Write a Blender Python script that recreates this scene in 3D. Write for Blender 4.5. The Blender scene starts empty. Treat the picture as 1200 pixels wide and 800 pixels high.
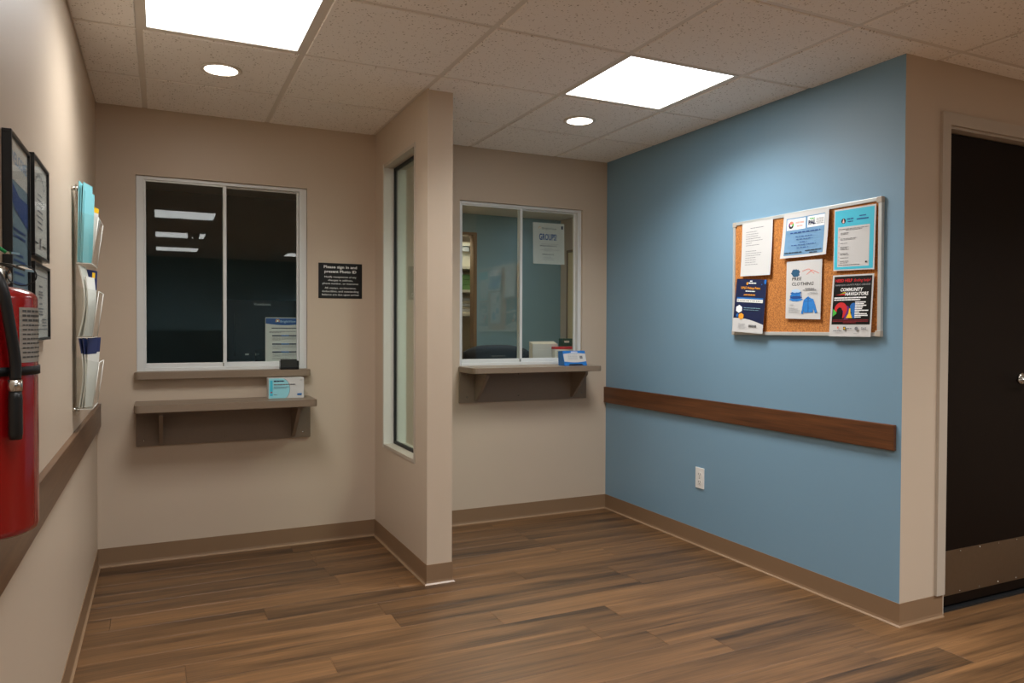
import bpy, bmesh, math, random
from mathutils import Vector, Matrix
random.seed(7)
PI = math.pi
scene = bpy.context.scene
col = scene.collection

# ---------------------------------------------------------------- camera, world, exposure
cam_d = bpy.data.cameras.new('camera')
cam_d.sensor_width = 36.0
cam_d.lens = 866.86 / 1200 * 36
cam_d.clip_start = 0.02
cam = bpy.data.objects.new('camera', cam_d)
col.objects.link(cam)
cam.matrix_world = (Matrix.Translation((0, 0, 1.23745)) @ Matrix.Rotation(-0.44472, 4, 'Z')
                    @ Matrix.Rotation(PI / 2 - 0.01732, 4, 'X') @ Matrix.Rotation(0.00388, 4, 'Z'))
scene.camera = cam
world = bpy.data.worlds.new('world')
scene.world = world
world.use_nodes = True
world.node_tree.nodes['Background'].inputs[0].default_value = (0.02, 0.02, 0.02, 1)
world.node_tree.nodes['Background'].inputs[1].default_value = 0.3
vs = scene.view_settings
vs.view_transform = 'Standard'
vs.look = 'None'
vs.exposure = 0.28
vs.gamma = 1.0
vs.use_curve_mapping = False
scene.cycles.max_bounces = 16
scene.cycles.diffuse_bounces = 8
scene.cycles.transparent_max_bounces = 24
PANEL_POWER = 4.8      # flat ceiling panels
CAN_POWER = 16.0        # small round recessed lamps
OFFICE_POWER = 14.0
LAMP_WATTS = 15.0         # downward light of each panel

# ---------------------------------------------------------------- materials
def lin(c):
    return tuple((v / 255 / 12.92) if v / 255 <= 0.04045 else ((v / 255 + 0.055) / 1.055) ** 2.4 for v in c) + (1.0,)

M = {}
def mat(name, rgb, rough=0.5, metal=0.0, spec=0.5, var=0.04, vscale=6.0, bump=0.0, bscale=200.0, coat=0.0, emit=None, estr=0.0):
    """plain procedural paint / plastic / metal: slight noise in colour, optional fine relief"""
    m = bpy.data.materials.new(name)
    m.use_nodes = True
    nt = m.node_tree
    N, L = nt.nodes, nt.links
    b = N['Principled BSDF']
    b.inputs['Roughness'].default_value = rough
    b.inputs['Metallic'].default_value = metal
    b.inputs['Specular IOR Level'].default_value = spec
    if coat:
        b.inputs['Coat Weight'].default_value = coat
        b.inputs['Coat Roughness'].default_value = 0.08
    c = lin(rgb)
    tc = N.new('ShaderNodeTexCoord')
    if var > 0:
        nz = N.new('ShaderNodeTexNoise')
        nz.inputs['Scale'].default_value = vscale
        nz.inputs['Detail'].default_value = 3
        L.new(tc.outputs['Object'], nz.inputs['Vector'])
        mx = N.new('ShaderNodeMix')
        mx.data_type = 'RGBA'
        mx.inputs[6].default_value = tuple(v * (1 - var) for v in c[:3]) + (1,)
        mx.inputs[7].default_value = tuple(min(1, v * (1 + var)) for v in c[:3]) + (1,)
        L.new(nz.outputs['Fac'], mx.inputs[0])
        L.new(mx.outputs[2], b.inputs['Base Color'])
    else:
        b.inputs['Base Color'].default_value = c
    if bump > 0:
        n2 = N.new('ShaderNodeTexNoise')
        n2.inputs['Scale'].default_value = bscale
        n2.inputs['Detail'].default_value = 2
        L.new(tc.outputs['Object'], n2.inputs['Vector'])
        bp = N.new('ShaderNodeBump')
        bp.inputs['Strength'].default_value = bump
        bp.inputs['Distance'].default_value = 0.002
        L.new(n2.outputs['Fac'], bp.inputs['Height'])
        L.new(bp.outputs['Normal'], b.inputs['Normal'])
    if emit:
        b.inputs['Emission Color'].default_value = emit
        b.inputs['Emission Strength'].default_value = estr
    M[name] = m
    return m

def mat_wood(name, c_dark, c_light, axis='X', rough=0.4, stretch=14.0, scale=1.2, rnd=False, streak=0.5):
    m = bpy.data.materials.new(name)
    m.use_nodes = True
    nt = m.node_tree
    N, L = nt.nodes, nt.links
    b = N['Principled BSDF']
    b.inputs['Roughness'].default_value = rough
    tc = N.new('ShaderNodeTexCoord')
    mp = N.new('ShaderNodeMapping')
    s = [scale * stretch] * 3
    s['XYZ'.index(axis)] = scale
    mp.inputs['Scale'].default_value = s
    L.new(tc.outputs['Object'], mp.inputs['Vector'])
    vec = mp.outputs['Vector']
    oi = N.new('ShaderNodeObjectInfo')
    if rnd:
        mul = N.new('ShaderNodeVectorMath')
        mul.operation = 'SCALE'
        mul.inputs[0].default_value = (37.0, 53.0, 71.0)
        L.new(oi.outputs['Random'], mul.inputs['Scale'])
        ad = N.new('ShaderNodeVectorMath')
        ad.operation = 'ADD'
        L.new(vec, ad.inputs[0])
        L.new(mul.outputs[0], ad.inputs[1])
        vec = ad.outputs[0]
    n1 = N.new('ShaderNodeTexNoise')
    n1.inputs['Scale'].default_value = 1.0
    n1.inputs['Detail'].default_value = 3
    n1.inputs['Roughness'].default_value = 0.55
    n1.inputs['Distortion'].default_value = 0.6
    L.new(vec, n1.inputs['Vector'])
    fine = N.new('ShaderNodeMapping')
    fs = [9.0] * 3
    fs['XYZ'.index(axis)] = 2.5
    fine.inputs['Scale'].default_value = fs
    L.new(vec, fine.inputs['Vector'])
    n2 = N.new('ShaderNodeTexNoise')
    n2.inputs['Scale'].default_value = 1.0
    n2.inputs['Detail'].default_value = 5
    n2.inputs['Roughness'].default_value = 0.7
    L.new(fine.outputs['Vector'], n2.inputs['Vector'])
    m1 = N.new('ShaderNodeMath')
    m1.operation = 'MULTIPLY_ADD'
    m1.inputs[1].default_value = streak
    m1.inputs[2].default_value = 0.0
    L.new(n2.outputs['Fac'], m1.inputs[0])
    m2 = N.new('ShaderNodeMath')
    m2.operation = 'MULTIPLY_ADD'
    m2.inputs[1].default_value = 1.0 - streak
    L.new(n1.outputs['Fac'], m2.inputs[0])
    L.new(m1.outputs[0], m2.inputs[2])
    fac = m2.outputs[0]
    if rnd:
        m3 = N.new('ShaderNodeMath')
        m3.operation = 'MULTIPLY_ADD'
        m3.inputs[1].default_value = 0.13
        L.new(oi.outputs['Random'], m3.inputs[0])
        m4 = N.new('ShaderNodeMath')
        m4.operation = 'SUBTRACT'
        m4.inputs[1].default_value = 0.065
        L.new(fac, m3.inputs[2])
        L.new(m3.outputs[0], m4.inputs[0])
        fac = m4.outputs[0]
    cr = N.new('ShaderNodeValToRGB')
    e = cr.color_ramp.elements
    e[0].position, e[0].color = 0.33, lin(c_dark)
    e[1].position, e[1].color = 0.68, lin(c_light)
    L.new(fac, cr.inputs['Fac'])
    L.new(cr.outputs['Color'], b.inputs['Base Color'])
    bp = N.new('ShaderNodeBump')
    bp.inputs['Strength'].default_value = 0.12
    bp.inputs['Distance'].default_value = 0.001
    L.new(n2.outputs['Fac'], bp.inputs['Height'])
    L.new(bp.outputs['Normal'], b.inputs['Normal'])
    M[name] = m
    return m

def mat_tile(name):
    m = bpy.data.materials.new(name)
    m.use_nodes = True
    nt = m.node_tree
    N, L = nt.nodes, nt.links
    b = N['Principled BSDF']
    b.inputs['Roughness'].default_value = 0.95
    b.inputs['Specular IOR Level'].default_value = 0.1
    ge = N.new('ShaderNodeNewGeometry')
    v = N.new('ShaderNodeTexVoronoi')
    v.inputs['Scale'].default_value = 95.0
    L.new(ge.outputs['Position'], v.inputs['Vector'])
    n = N.new('ShaderNodeTexNoise')
    n.inputs['Scale'].default_value = 55.0
    n.inputs['Detail'].default_value = 4
    n.inputs['Distortion'].default_value = 1.0
    L.new(ge.outputs['Position'], n.inputs['Vector'])
    # pinholes: near a cell centre and only in some cells
    sep = N.new('ShaderNodeSeparateColor')
    L.new(v.outputs['Color'], sep.inputs['Color'])
    thr = N.new('ShaderNodeMath')
    thr.operation = 'MULTIPLY'
    thr.inputs[1].default_value = 0.42
    L.new(sep.outputs[0], thr.inputs[0])
    lt = N.new('ShaderNodeMath')
    lt.operation = 'LESS_THAN'
    L.new(v.outputs['Distance'], lt.inputs[0])
    L.new(thr.outputs[0], lt.inputs[1])
    gate = N.new('ShaderNodeMath')
    gate.operation = 'GREATER_THAN'
    gate.inputs[1].default_value = 0.50
    L.new(n.outputs['Fac'], gate.inputs[0])
    mu = N.new('ShaderNodeMath')
    mu.operation = 'MULTIPLY'
    L.new(lt.outputs[0], mu.inputs[0])
    L.new(gate.outputs[0], mu.inputs[1])
    mx = N.new('ShaderNodeMix')
    mx.data_type = 'RGBA'
    mx.inputs[6].default_value = lin((244, 238, 230))
    mx.inputs[7].default_value = lin((190, 180, 166))
    L.new(mu.outputs[0], mx.inputs[0])
    L.new(mx.outputs[2], b.inputs['Base Color'])
    bp = N.new('ShaderNodeBump')
    bp.inputs['Strength'].default_value = 0.35
    bp.inputs['Distance'].default_value = 0.002
    L.new(n.outputs['Fac'], bp.inputs['Height'])
    L.new(bp.outputs['Normal'], b.inputs['Normal'])
    M[name] = m

def mat_cork(name):
    m = bpy.data.materials.new(name)
    m.use_nodes = True
    nt = m.node_tree
    N, L = nt.nodes, nt.links
    b = N['Principled BSDF']
    b.inputs['Roughness'].default_value = 0.9
    ge = N.new('ShaderNodeNewGeometry')
    n = N.new('ShaderNodeTexNoise')
    n.inputs['Scale'].default_value = 210.0
    n.inputs['Detail'].default_value = 4
    L.new(ge.outputs['Position'], n.inputs['Vector'])
    cr = N.new('ShaderNodeValToRGB')
    e = cr.color_ramp.elements
    e[0].position, e[0].color = 0.3, lin((142, 80, 32))
    e[1].position, e[1].color = 0.62, lin((208, 136, 66))
    L.new(n.outputs['Fac'], cr.inputs['Fac'])
    L.new(cr.outputs['Color'], b.inputs['Base Color'])
    bp = N.new('ShaderNodeBump')
    bp.inputs['Strength'].default_value = 0.3
    bp.inputs['Distance'].default_value = 0.001
    L.new(n.outputs['Fac'], bp.inputs['Height'])
    L.new(bp.outputs['Normal'], b.inputs['Normal'])
    M[name] = m

def mat_glass(name, tint=(0.93, 0.96, 0.94), ior=1.45):
    """thin architectural glass: light passes straight, mirror reflection by Fresnel, the same from both sides"""
    m = bpy.data.materials.new(name)
    m.use_nodes = True
    nt = m.node_tree
    N, L = nt.nodes, nt.links
    N.remove(N['Principled BSDF'])
    out = N['Material Output']
    ge = N.new('ShaderNodeNewGeometry')
    mi = N.new('ShaderNodeMix')
    mi.data_type = 'FLOAT'
    mi.inputs[2].default_value = ior
    mi.inputs[3].default_value = 1.0 / ior
    L.new(ge.outputs['Backfacing'], mi.inputs[0])
    fr = N.new('ShaderNodeFresnel')
    L.new(mi.outputs[0], fr.inputs['IOR'])
    tr = N.new('ShaderNodeBsdfTransparent')
    tr.inputs['Color'].default_value = tint + (1,)
    gl = N.new('ShaderNodeBsdfGlossy')
    gl.inputs['Roughness'].default_value = 0.0
    gl.inputs['Color'].default_value = (1, 1, 1, 1)
    ms = N.new('ShaderNodeMixShader')
    L.new(fr.outputs[0], ms.inputs[0])
    L.new(tr.outputs[0], ms.inputs[1])
    L.new(gl.outputs[0], ms.inputs[2])
    L.new(ms.outputs[0], out.inputs['Surface'])
    M[name] = m

def mat_emit(name, rgb, strength):
    m = bpy.data.materials.new(name)
    m.use_nodes = True
    nt = m.node_tree
    N, L = nt.nodes, nt.links
    N.remove(N['Principled BSDF'])
    em = N.new('ShaderNodeEmission')
    em.inputs['Color'].default_value = tuple(rgb) + (1,)
    em.inputs['Strength'].default_value = strength
    L.new(em.outputs[0], N['Material Output'].inputs['Surface'])
    M[name] = m

mat('paint_beige', (199, 181, 160), 0.42, spec=0.45, var=0.02, vscale=3, bump=0.10, bscale=420)
mat('paint_blue', (123, 158, 180), 0.42, spec=0.7, var=0.02, vscale=3, bump=0.10, bscale=420)
mat('paint_teal', (124, 156, 168), 0.5, spec=0.4, var=0.02, vscale=3, bump=0.08, bscale=420)
mat('vinyl_base', (134, 106, 79), 0.45, var=0.05, vscale=8)
mat('vinyl_toe_lit', (150, 121, 92), 0.35, var=0.05, vscale=8)  # same vinyl, paler: the highlight along the toe is painted in
mat('tee_metal', (222, 214, 202), 0.45, var=0.02)
mat('aluminium', (205, 206, 200), 0.38, metal=0.35, var=0.03, vscale=20)
mat('window_frame', (222, 224, 222), 0.35, metal=0.1, var=0.03, vscale=15)
mat('frame_beige', (186, 174, 158), 0.4, var=0.03)
mat('jamb_lit', (214, 212, 202), 0.4, var=0.02)  # lit copy of the beige frame, light on the far jamb put into colour
mat('gasket_black', (18, 20, 22), 0.6, var=0.1)
mat('laminate_taupe', (134, 116, 97), 0.42, var=0.05, vscale=90)
mat('laminate_dark', (130, 114, 98), 0.5, var=0.06, vscale=90)
mat('chrome', (200, 198, 190), 0.2, metal=1.0, var=0.02)
mat('steel_brushed', (150, 140, 126), 0.34, metal=1.0, var=0.06, vscale=60)
mat('door_brown', (18, 10, 6), 0.5, spec=0.12, var=0.15, vscale=30, bump=0.05, bscale=150)
mat('black_plastic', (14, 14, 15), 0.5, spec=0.3, var=0.08)
mat('black_rubber', (16, 16, 17), 0.35, var=0.08)
mat('black_frame', (14, 14, 15), 0.3, var=0.1)
mat('black_fabric', (22, 25, 32), 0.85, var=0.15, vscale=60)
mat('sign_black', (10, 10, 11), 0.4, var=0.05)
mat('white_plastic', (236, 234, 228), 0.3, var=0.01)
mat('slot_dark', (60, 58, 54), 0.6, var=0.02)
mat('paper_white', (206, 204, 200), 0.75, var=0.012, vscale=12)
mat('paper_cream', (232, 222, 200), 0.8, var=0.03)
mat('paper_grey', (206, 208, 198), 0.7, var=0.02)
mat('ink_black', (24, 24, 26), 0.7, var=0.0)
mat('ink_grey', (120, 120, 122), 0.7, var=0.0)
mat('ink_lightgrey', (168, 168, 168), 0.7, var=0.0)
mat('ink_white', (240, 240, 238), 0.7, var=0.0)
mat('ink_navy', (16, 28, 66), 0.55, var=0.02)
mat('ink_blue', (28, 104, 178), 0.6, var=0.03)
mat('ink_royal', (24, 72, 140), 0.6, var=0.02)
mat('ink_midblue', (40, 128, 205), 0.6, var=0.15, vscale=120)
mat('ink_petrol', (34, 84, 116), 0.6, var=0.3, vscale=120)
mat('ink_skyblue', (108, 150, 184), 0.6, var=0.16, vscale=26)
mat('ink_paleblue', (178, 208, 232), 0.6, var=0.05)
mat('ink_teal', (64, 190, 214), 0.6, var=0.03)
mat('ink_red', (206, 32, 36), 0.6, var=0.02)
mat('ink_crimson', (120, 20, 28), 0.6, var=0.02)
mat('ink_orange', (240, 160, 40), 0.6, var=0.02)
mat('ink_coral', (236, 130, 108), 0.6, var=0.02)
mat('ink_pink', (240, 188, 178), 0.6, var=0.02)
mat('ink_green', (70, 180, 60), 0.6, var=0.02)
mat('ink_purple', (96, 30, 110), 0.6, var=0.02)
mat('ink_yellow', (250, 200, 30), 0.6, var=0.02)
mat('ink_aqua', (150, 214, 224), 0.6, var=0.02)
mat('ink_bluegrey', (118, 150, 164), 0.6, var=0.03)
mat('extinguisher_red', (132, 6, 10), 0.22, var=0.03, coat=0.5)
mat('label_silver', (150, 142, 132), 0.4, metal=0.3, var=0.03)
mat('seal_green', (20, 130, 70), 0.4, var=0.02)
mat('turquoise_card', (128, 196, 204), 0.6, var=0.03)
mat('card_white', (222, 222, 214), 0.6, var=0.02)
mat('card_navy', (30, 44, 92), 0.5, var=0.03)
mat('green_binder', (104, 140, 82), 0.6, var=0.05)
mat('shelf_cream', (214, 204, 184), 0.6, var=0.02)
mat('door_cream', (220, 202, 160), 0.5, var=0.02)
mat('trim_brown', (128, 104, 78), 0.45, var=0.04)
mat('red_card', (190, 20, 30), 0.5, var=0.02)
mat('green_dark', (24, 70, 44), 0.5, var=0.05)
mat('card_blue', (28, 116, 196), 0.4, var=0.02)
mat('desk_brown', (120, 96, 74), 0.45, var=0.05)
mat('carpet', (74, 72, 70), 0.95, var=0.1, vscale=80)
mat('ceiling_plain', (240, 234, 224), 0.95, var=0.02)
mat('smoke_plastic', (52, 52, 48), 0.25, var=0.1)
mat('felt_dark', (40, 38, 38), 0.9, var=0.08)
mat_wood('floor_wood', (46, 32, 20), (138, 99, 62), 'X', rough=0.40, stretch=15, scale=0.9, rnd=True, streak=0.48)
mat_wood('rail_wood', (66, 37, 19), (116, 70, 37), 'Y', rough=0.38, stretch=22, scale=2.0, streak=0.5)
mat_wood('rail_wood_pale', (76, 52, 35), (112, 82, 57), 'Y', rough=0.35, stretch=22, scale=2.0, streak=0.5)
mat_tile('ceiling_tile')
mat_cork('cork')
mat_glass('glass')
mat_glass('glass_green', (0.86, 0.93, 0.87))
mat_glass('acrylic', (0.95, 0.96, 0.95), 1.45)
mat_glass('picture_glazing', (0.97, 0.97, 0.97), 1.06)
mat_emit('panel_glow', (0.985, 0.99, 0.98), PANEL_POWER)
mat_emit('can_glow', (1.0, 0.90, 0.78), CAN_POWER)
mat_emit('office_glow', (1.0, 0.95, 0.84), OFFICE_POWER)

# ---------------------------------------------------------------- mesh helpers
class MB:
    def __init__(self):
        self.bm = bmesh.new()
        self.mats = []
    def mi(self, m):
        if m not in self.mats:
            self.mats.append(m)
        return self.mats.index(m)
    def merge(self, tmp, m=None, smooth=False):
        idx = self.mi(m) if m else 0
        for f in tmp.faces:
            f.material_index = idx
            f.smooth = smooth
        me = bpy.data.meshes.new('tmp')
        tmp.to_mesh(me)
        tmp.free()
        self.bm.from_mesh(me)
        bpy.data.meshes.remove(me)
        return self
    def box(self, x0, x1, y0, y1, z0, z1, m=None, bev=0.0, seg=2):
        t = bmesh.new()
        bmesh.ops.create_cube(t, size=1.0)
        for v in t.verts:
            v.co = Vector(((x0 + x1) / 2 + v.co.x * (x1 - x0), (y0 + y1) / 2 + v.co.y * (y1 - y0), (z0 + z1) / 2 + v.co.z * (z1 - z0)))
        if bev:
            bmesh.ops.bevel(t, geom=list(t.edges), offset=bev, segments=seg, affect='EDGES', profile=0.6)
        return self.merge(t, m)
    def prism(self, pts, axis, a, b, m=None, bev=0.0, smooth=False):
        """polygon pts (2D) extruded along axis from a to b; 2D order: x->(y,z) y->(x,z) z->(x,y)"""
        t = bmesh.new()
        def mk(p, s):
            return {'x': (s, p[0], p[1]), 'y': (p[0], s, p[1]), 'z': (p[0], p[1], s)}[axis]
        va = [t.verts.new(mk(p, a)) for p in pts]
        vb = [t.verts.new(mk(p, b)) for p in pts]
        n = len(pts)
        t.faces.new(va)
        t.faces.new(vb[::-1])
        for i in range(n):
            t.faces.new((va[i], vb[i], vb[(i + 1) % n], va[(i + 1) % n]))
        bmesh.ops.recalc_face_normals(t, faces=t.faces)
        if bev:
            bmesh.ops.bevel(t, geom=list(t.edges), offset=bev, segments=2, affect='EDGES')
        return self.merge(t, m, smooth)
    def lathe(self, prof, origin, axis=(0, 0, 1), n=32, m=None, smooth=True):
        """prof: (radius, height) pairs, bottom to top"""
        t = bmesh.new()
        ax = Vector(axis).normalized()
        q = Vector((0, 0, 1)).rotation_difference(ax)
        o = Vector(origin)
        rings = []
        for r, h in prof:
            if r < 1e-6:
                rings.append([t.verts.new(o + q @ Vector((0, 0, h)))])
            else:
                rings.append([t.verts.new(o + q @ Vector((r * math.cos(2 * PI * i / n), r * math.sin(2 * PI * i / n), h))) for i in range(n)])
        for A, B in zip(rings, rings[1:]):
            if len(A) == 1 and len(B) == 1:
                continue
            for i in range(n):
                j = (i + 1) % n
                if len(A) == 1:
                    t.faces.new((A[0], B[i], B[j]))
                elif len(B) == 1:
                    t.faces.new((A[i], B[0], A[j]))
                else:
                    t.faces.new((A[i], B[i], B[j], A[j]))
        if len(rings[0]) > 1:
            t.faces.new(rings[0])
        if len(rings[-1]) > 1:
            t.faces.new(rings[-1][::-1])
        bmesh.ops.recalc_face_normals(t, faces=t.faces)
        return self.merge(t, m, smooth)
    def tube(self, path, r, n=12, m=None, closed=False, smooth=True):
        t = bmesh.new()
        P = [Vector(p) for p in path]
        rs = r if isinstance(r, (list, tuple)) else [r] * len(P)
        rings = []
        up = None
        for i, p in enumerate(P):
            if closed:
                d = (P[(i + 1) % len(P)] - P[i - 1]).normalized()
            else:
                d = (P[min(i + 1, len(P) - 1)] - P[max(i - 1, 0)]).normalized()
            if up is None:
                up = Vector((0, 0, 1)) if abs(d.z) < 0.9 else Vector((1, 0, 0))
            s = d.cross(up).normalized()
            up = s.cross(d).normalized()
            rings.append([t.verts.new(p + rs[i] * (math.cos(2 * PI * k / n) * s + math.sin(2 * PI * k / n) * up)) for k in range(n)])
        pairs = list(zip(rings, rings[1:])) + ([(rings[-1], rings[0])] if closed else [])
        for A, B in pairs:
            for k in range(n):
                t.faces.new((A[k], A[(k + 1) % n], B[(k + 1) % n], B[k]))
        if not closed:
            t.faces.new(rings[0][::-1])
            t.faces.new(rings[-1])
        bmesh.ops.recalc_face_normals(t, faces=t.faces)
        return self.merge(t, m, smooth)
    def build(self, name, m=None, parent=None):
        me = bpy.data.meshes.new(name)
        self.bm.to_mesh(me)
        self.bm.free()
        for k in (self.mats or [m]):
            me.materials.append(M[k])
        return link(bpy.data.objects.new(name, me), parent)

def link(o, parent=None):
    col.objects.link(o)
    if parent is not None:
        o.parent = parent
        if parent.type == 'EMPTY':
            o.matrix_parent_inverse = Matrix.Translation(-parent.location)
    return o

def bx(name, x0, x1, y0, y1, z0, z1, m, parent=None, bev=0.0):
    return MB().box(x0, x1, y0, y1, z0, z1, None, bev).build(name, m, parent)

def tag(o, label, cat, group=None):
    o['label'] = label
    o['category'] = cat
    if group:
        o['group'] = group
    return o

def thing(name, loc, label, cat, group=None):
    o = bpy.data.objects.new(name, None)
    o.empty_display_size = 0.05
    col.objects.link(o)
    o.location = loc
    return tag(o, label, cat, group)

def struct(o):
    o['kind'] = 'structure'
    return o

def rounded(x0, x1, y0, y1, r, corners=(1, 1, 1, 1), n=6):
    """rounded rectangle outline; corners order: (x0,y0) (x1,y0) (x1,y1) (x0,y1)"""
    pts = []
    for (cx, cy, a0, f) in ((x0, y0, PI, corners[0]), (x1, y0, 1.5 * PI, corners[1]), (x1, y1, 0, corners[2]), (x0, y1, 0.5 * PI, corners[3])):
        if not f:
            pts.append((cx, cy))
            continue
        ox = cx + r if cx == x0 else cx - r
        oy = cy + r if cy == y0 else cy - r
        for k in range(n + 1):
            a = a0 + 0.5 * PI * k / n
            pts.append((ox + r * math.cos(a), oy + r * math.sin(a)))
    return pts

# ---------------------------------------------------------------- room dimensions
XL, YB, XP, YP, XP2, XR, YD = -0.291, 4.326, 1.159, 3.376, 1.287, 2.781, 2.071
HC = 2.3817
YR, XE = -4.45, 5.2            # rear wall behind the camera, far right wall
G, GX, GY = 0.6096, -0.0655, 3.7966
YO, XO = 6.85, 3.83            # back wall and right wall of the offices
TOP = 2.56
W1 = (-0.109, 0.764, 1.004, 2.032)
W2 = (1.698, 2.589, 1.000, 2.041)
W3 = (3.560, 4.150, 0.555, 2.170)
DX = (3.052, 3.967, 2.115)

def wall_x(name, x0, x1, y0, y1, opens, m, z1=TOP):
    """wall running along x with openings (x0, x1, z0, z1)"""
    b = MB()
    xs = x0
    for (a, c, z0, zt) in sorted(opens):
        b.box(xs, a, y0, y1, 0, z1)
        if z0 > 0:
            b.box(a, c, y0, y1, 0, z0)
        b.box(a, c, y0, y1, zt, z1)
        xs = c
    b.box(xs, x1, y0, y1, 0, z1)
    return struct(b.build(name, m))

def wall_y(name, x0, x1, y0, y1, opens, m, z1=TOP, blue=None):
    b = MB()
    ys = y0
    for (a, c, z0, zt) in sorted(opens):
        b.box(x0, x1, ys, a, 0, z1, m)
        if z0 > 0:
            b.box(x0, x1, a, c, 0, z0, m)
        b.box(x0, x1, a, c, zt, z1, m)
        ys = c
    b.box(x0, x1, ys, y1, 0, z1, m)
    if blue:
        idx = b.mi(blue)
        b.bm.normal_update()
        for f in b.bm.faces:
            if f.normal.x < -0.9:
                f.material_index = idx
    return struct(b.build(name, m))

wall_y('wall_left', XL - 0.12, XL, YR, YO + 1.4, [], 'paint_beige')
wall_x('wall_back', XL, XO + 0.12, YB, YB + 0.12, [W1, W2], 'paint_beige')
wall_y('wall_partition', XP, XP2, YP, YB, [W3], 'paint_beige', z1=HC + 0.01)
wall_y('wall_right', XR, XR + 0.12, YD, YB, [], 'paint_beige', blue='paint_blue')
wall_x('wall_door', XR + 0.12, XE, YD, YD + 0.12, [(DX[0], DX[1], 0, DX[2])], 'paint_beige')
wall_y('wall_far_right', XE, XE + 0.12, YR, YD + 0.12, [], 'paint_beige')
wall_x('wall_rear', XL, XE, YR - 0.12, YR, [], 'paint_teal')
bx('wall_rear_half', XL, 1.0, YR + 0.02, YR + 0.14, 0.0, 1.19, 'felt_dark')['kind'] = 'structure'
# offices behind the two reception windows
wall_y('wall_office_middle', 1.16, 1.28, YB + 0.12, YO, [], 'paint_beige')
wall_x('wall_office_back', XL, XO + 0.12, YO, YO + 0.12, [(1.95, 2.86, 0, 2.185)], 'paint_teal')
wall_y('wall_office_right', XO, XO + 0.12, YB + 0.12, YO, [(5.72, 6.72, 0, 2.05)], 'paint_beige')
wall_x('wall_closet_back', XL, XO + 0.12, YO + 1.28, YO + 1.4, [], 'paint_beige')
wall_y('wall_closet_right', 3.20, 3.32, YO + 0.12, YO + 1.28, [], 'paint_beige')
wall_y('wall_closet_left', 1.7, 1.82, YO + 0.12, YO + 1.28, [], 'paint_beige')
struct(bx('ceiling_office', XL, XO + 0.12, YB + 0.12, YO + 1.28, HC - 0.003, HC + 0.05, 'ceiling_plain'))
struct(bx('floor_office', XL, XO + 0.12, YB + 0.12, YO + 1.28, -0.06, 0.0, 'carpet'))

# ---------------------------------------------------------------- floor with planks
floor = struct(bx('floor', XL - 0.1, XE + 0.1, YR - 0.1, YB + 0.1, -0.08, -0.006, 'laminate_dark'))
PW, PL, GAP = 0.152, 1.22, 0.0009
def plank_mesh(w, h):
    b = bmesh.new()
    bmesh.ops.create_cube(b, size=1.0)
    for v in b.verts:
        v.co = Vector((v.co.x * (w - GAP), v.co.y * (h - GAP), v.co.z * 0.006 - 0.003))
    top = [e for e in b.edges if all(v.co.z > -0.001 for v in e.verts)]
    bmesh.ops.bevel(b, geom=top, offset=0.0006, segments=1, affect='EDGES')
    me = bpy.data.meshes.new('plank')
    b.to_mesh(me)
    b.free()
    me.materials.append(M['floor_wood'])
    return me
full_plank = plank_mesh(PL, PW)
known = {-5: 1.965, -2: 2.005, -1: 2.25, 0: 1.63, 1: 2.10, 2: 0.9, 3: 0.08, 5: 1.595, 9: 2.44, 10: 2.74}
rest = MB()
rng = random.Random(3)
for r in range(-7, 53):
    y1 = 3.40 - r * PW
    y0 = y1 - PW
    if y0 > YB + 0.02 or y1 < YR:
        continue
    j = known.get(r, rng.uniform(0, PL))
    x = j - math.ceil((j - XL) / PL) * PL
    while x < XE:
        a, c = max(x, XL - 0.01), min(x + PL, XE + 0.01)
        x += PL
        if c - a < 0.01 or (a > XR + 0.05 and y0 > YD + 0.05 and not (a < DX[1] and y0 < YD + 0.3)):
            continue
        cx, cy = (a + c) / 2, (y0 + y1) / 2
        if y1 > 0.2:
            me = full_plank if abs(c - a - PL) < 1e-4 else plank_mesh(c - a, PW)
            o = bpy.data.objects.new('plank', me)
            o.location = (cx, cy, 0)
            link(o, floor)
        else:
            rest.box(a + GAP / 2, c - GAP / 2, y0 + GAP / 2, y1 - GAP / 2, -0.006, 0)
ro = rest.build('plank_field', 'floor_wood', floor)
ro['kind'] = 'stuff'

# ---------------------------------------------------------------- ceiling: tees, tiles, panels, recessed lamps
ceil = struct(bx('ceiling', XL - 0.1, XE + 0.1, YR - 0.1, YB + 0.1, HC + 0.10, HC + 0.16, 'ceiling_plain'))
TEE = 0.024
def in_room(x, y):
    return not (x > XR + 0.06 and y > YD + 0.06)
light_cells = {(0, 1), (3, 1), (0, 5), (3, 5), (0, 8), (3, 8), (0, 11), (3, 11), (6, 5)}
can_cells = {(0, 0), (3, 0)}
xs = [XL] + [GX + i * G for i in range(0, 9) if GX + i * G < XE - 0.02] + [XE]
ys = [YB] + [GY - j * G for j in range(0, 14) if GY - j * G > YR + 0.02] + [YR]
for i, x in enumerate(xs[1:-1]):
    y1 = YB if x < XR else YD
    bx('main_tee', x - TEE / 2, x + TEE / 2, YR, y1, HC, HC + 0.03, 'tee_metal', ceil)
for j, y in enumerate(ys[1:-1]):
    x1 = XR if y > YD else XE
    bx('cross_tee', XL, x1, y - TEE / 2, y + TEE / 2, HC + 0.0005, HC + 0.03, 'tee_metal', ceil)
ang = MB()
for (a, b_, c, d) in ((XL, XL + 0.02, YR, YB), (XL, XR, YB - 0.02, YB), (XR - 0.016, XR, YD, YB), (XR - 0.016, XE, YD - 0.016, YD)):
    ang.box(a, b_, c, d, HC - 0.0005, HC + 0.03)
ang.build('wall_angle', 'tee_metal', ceil)

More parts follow.
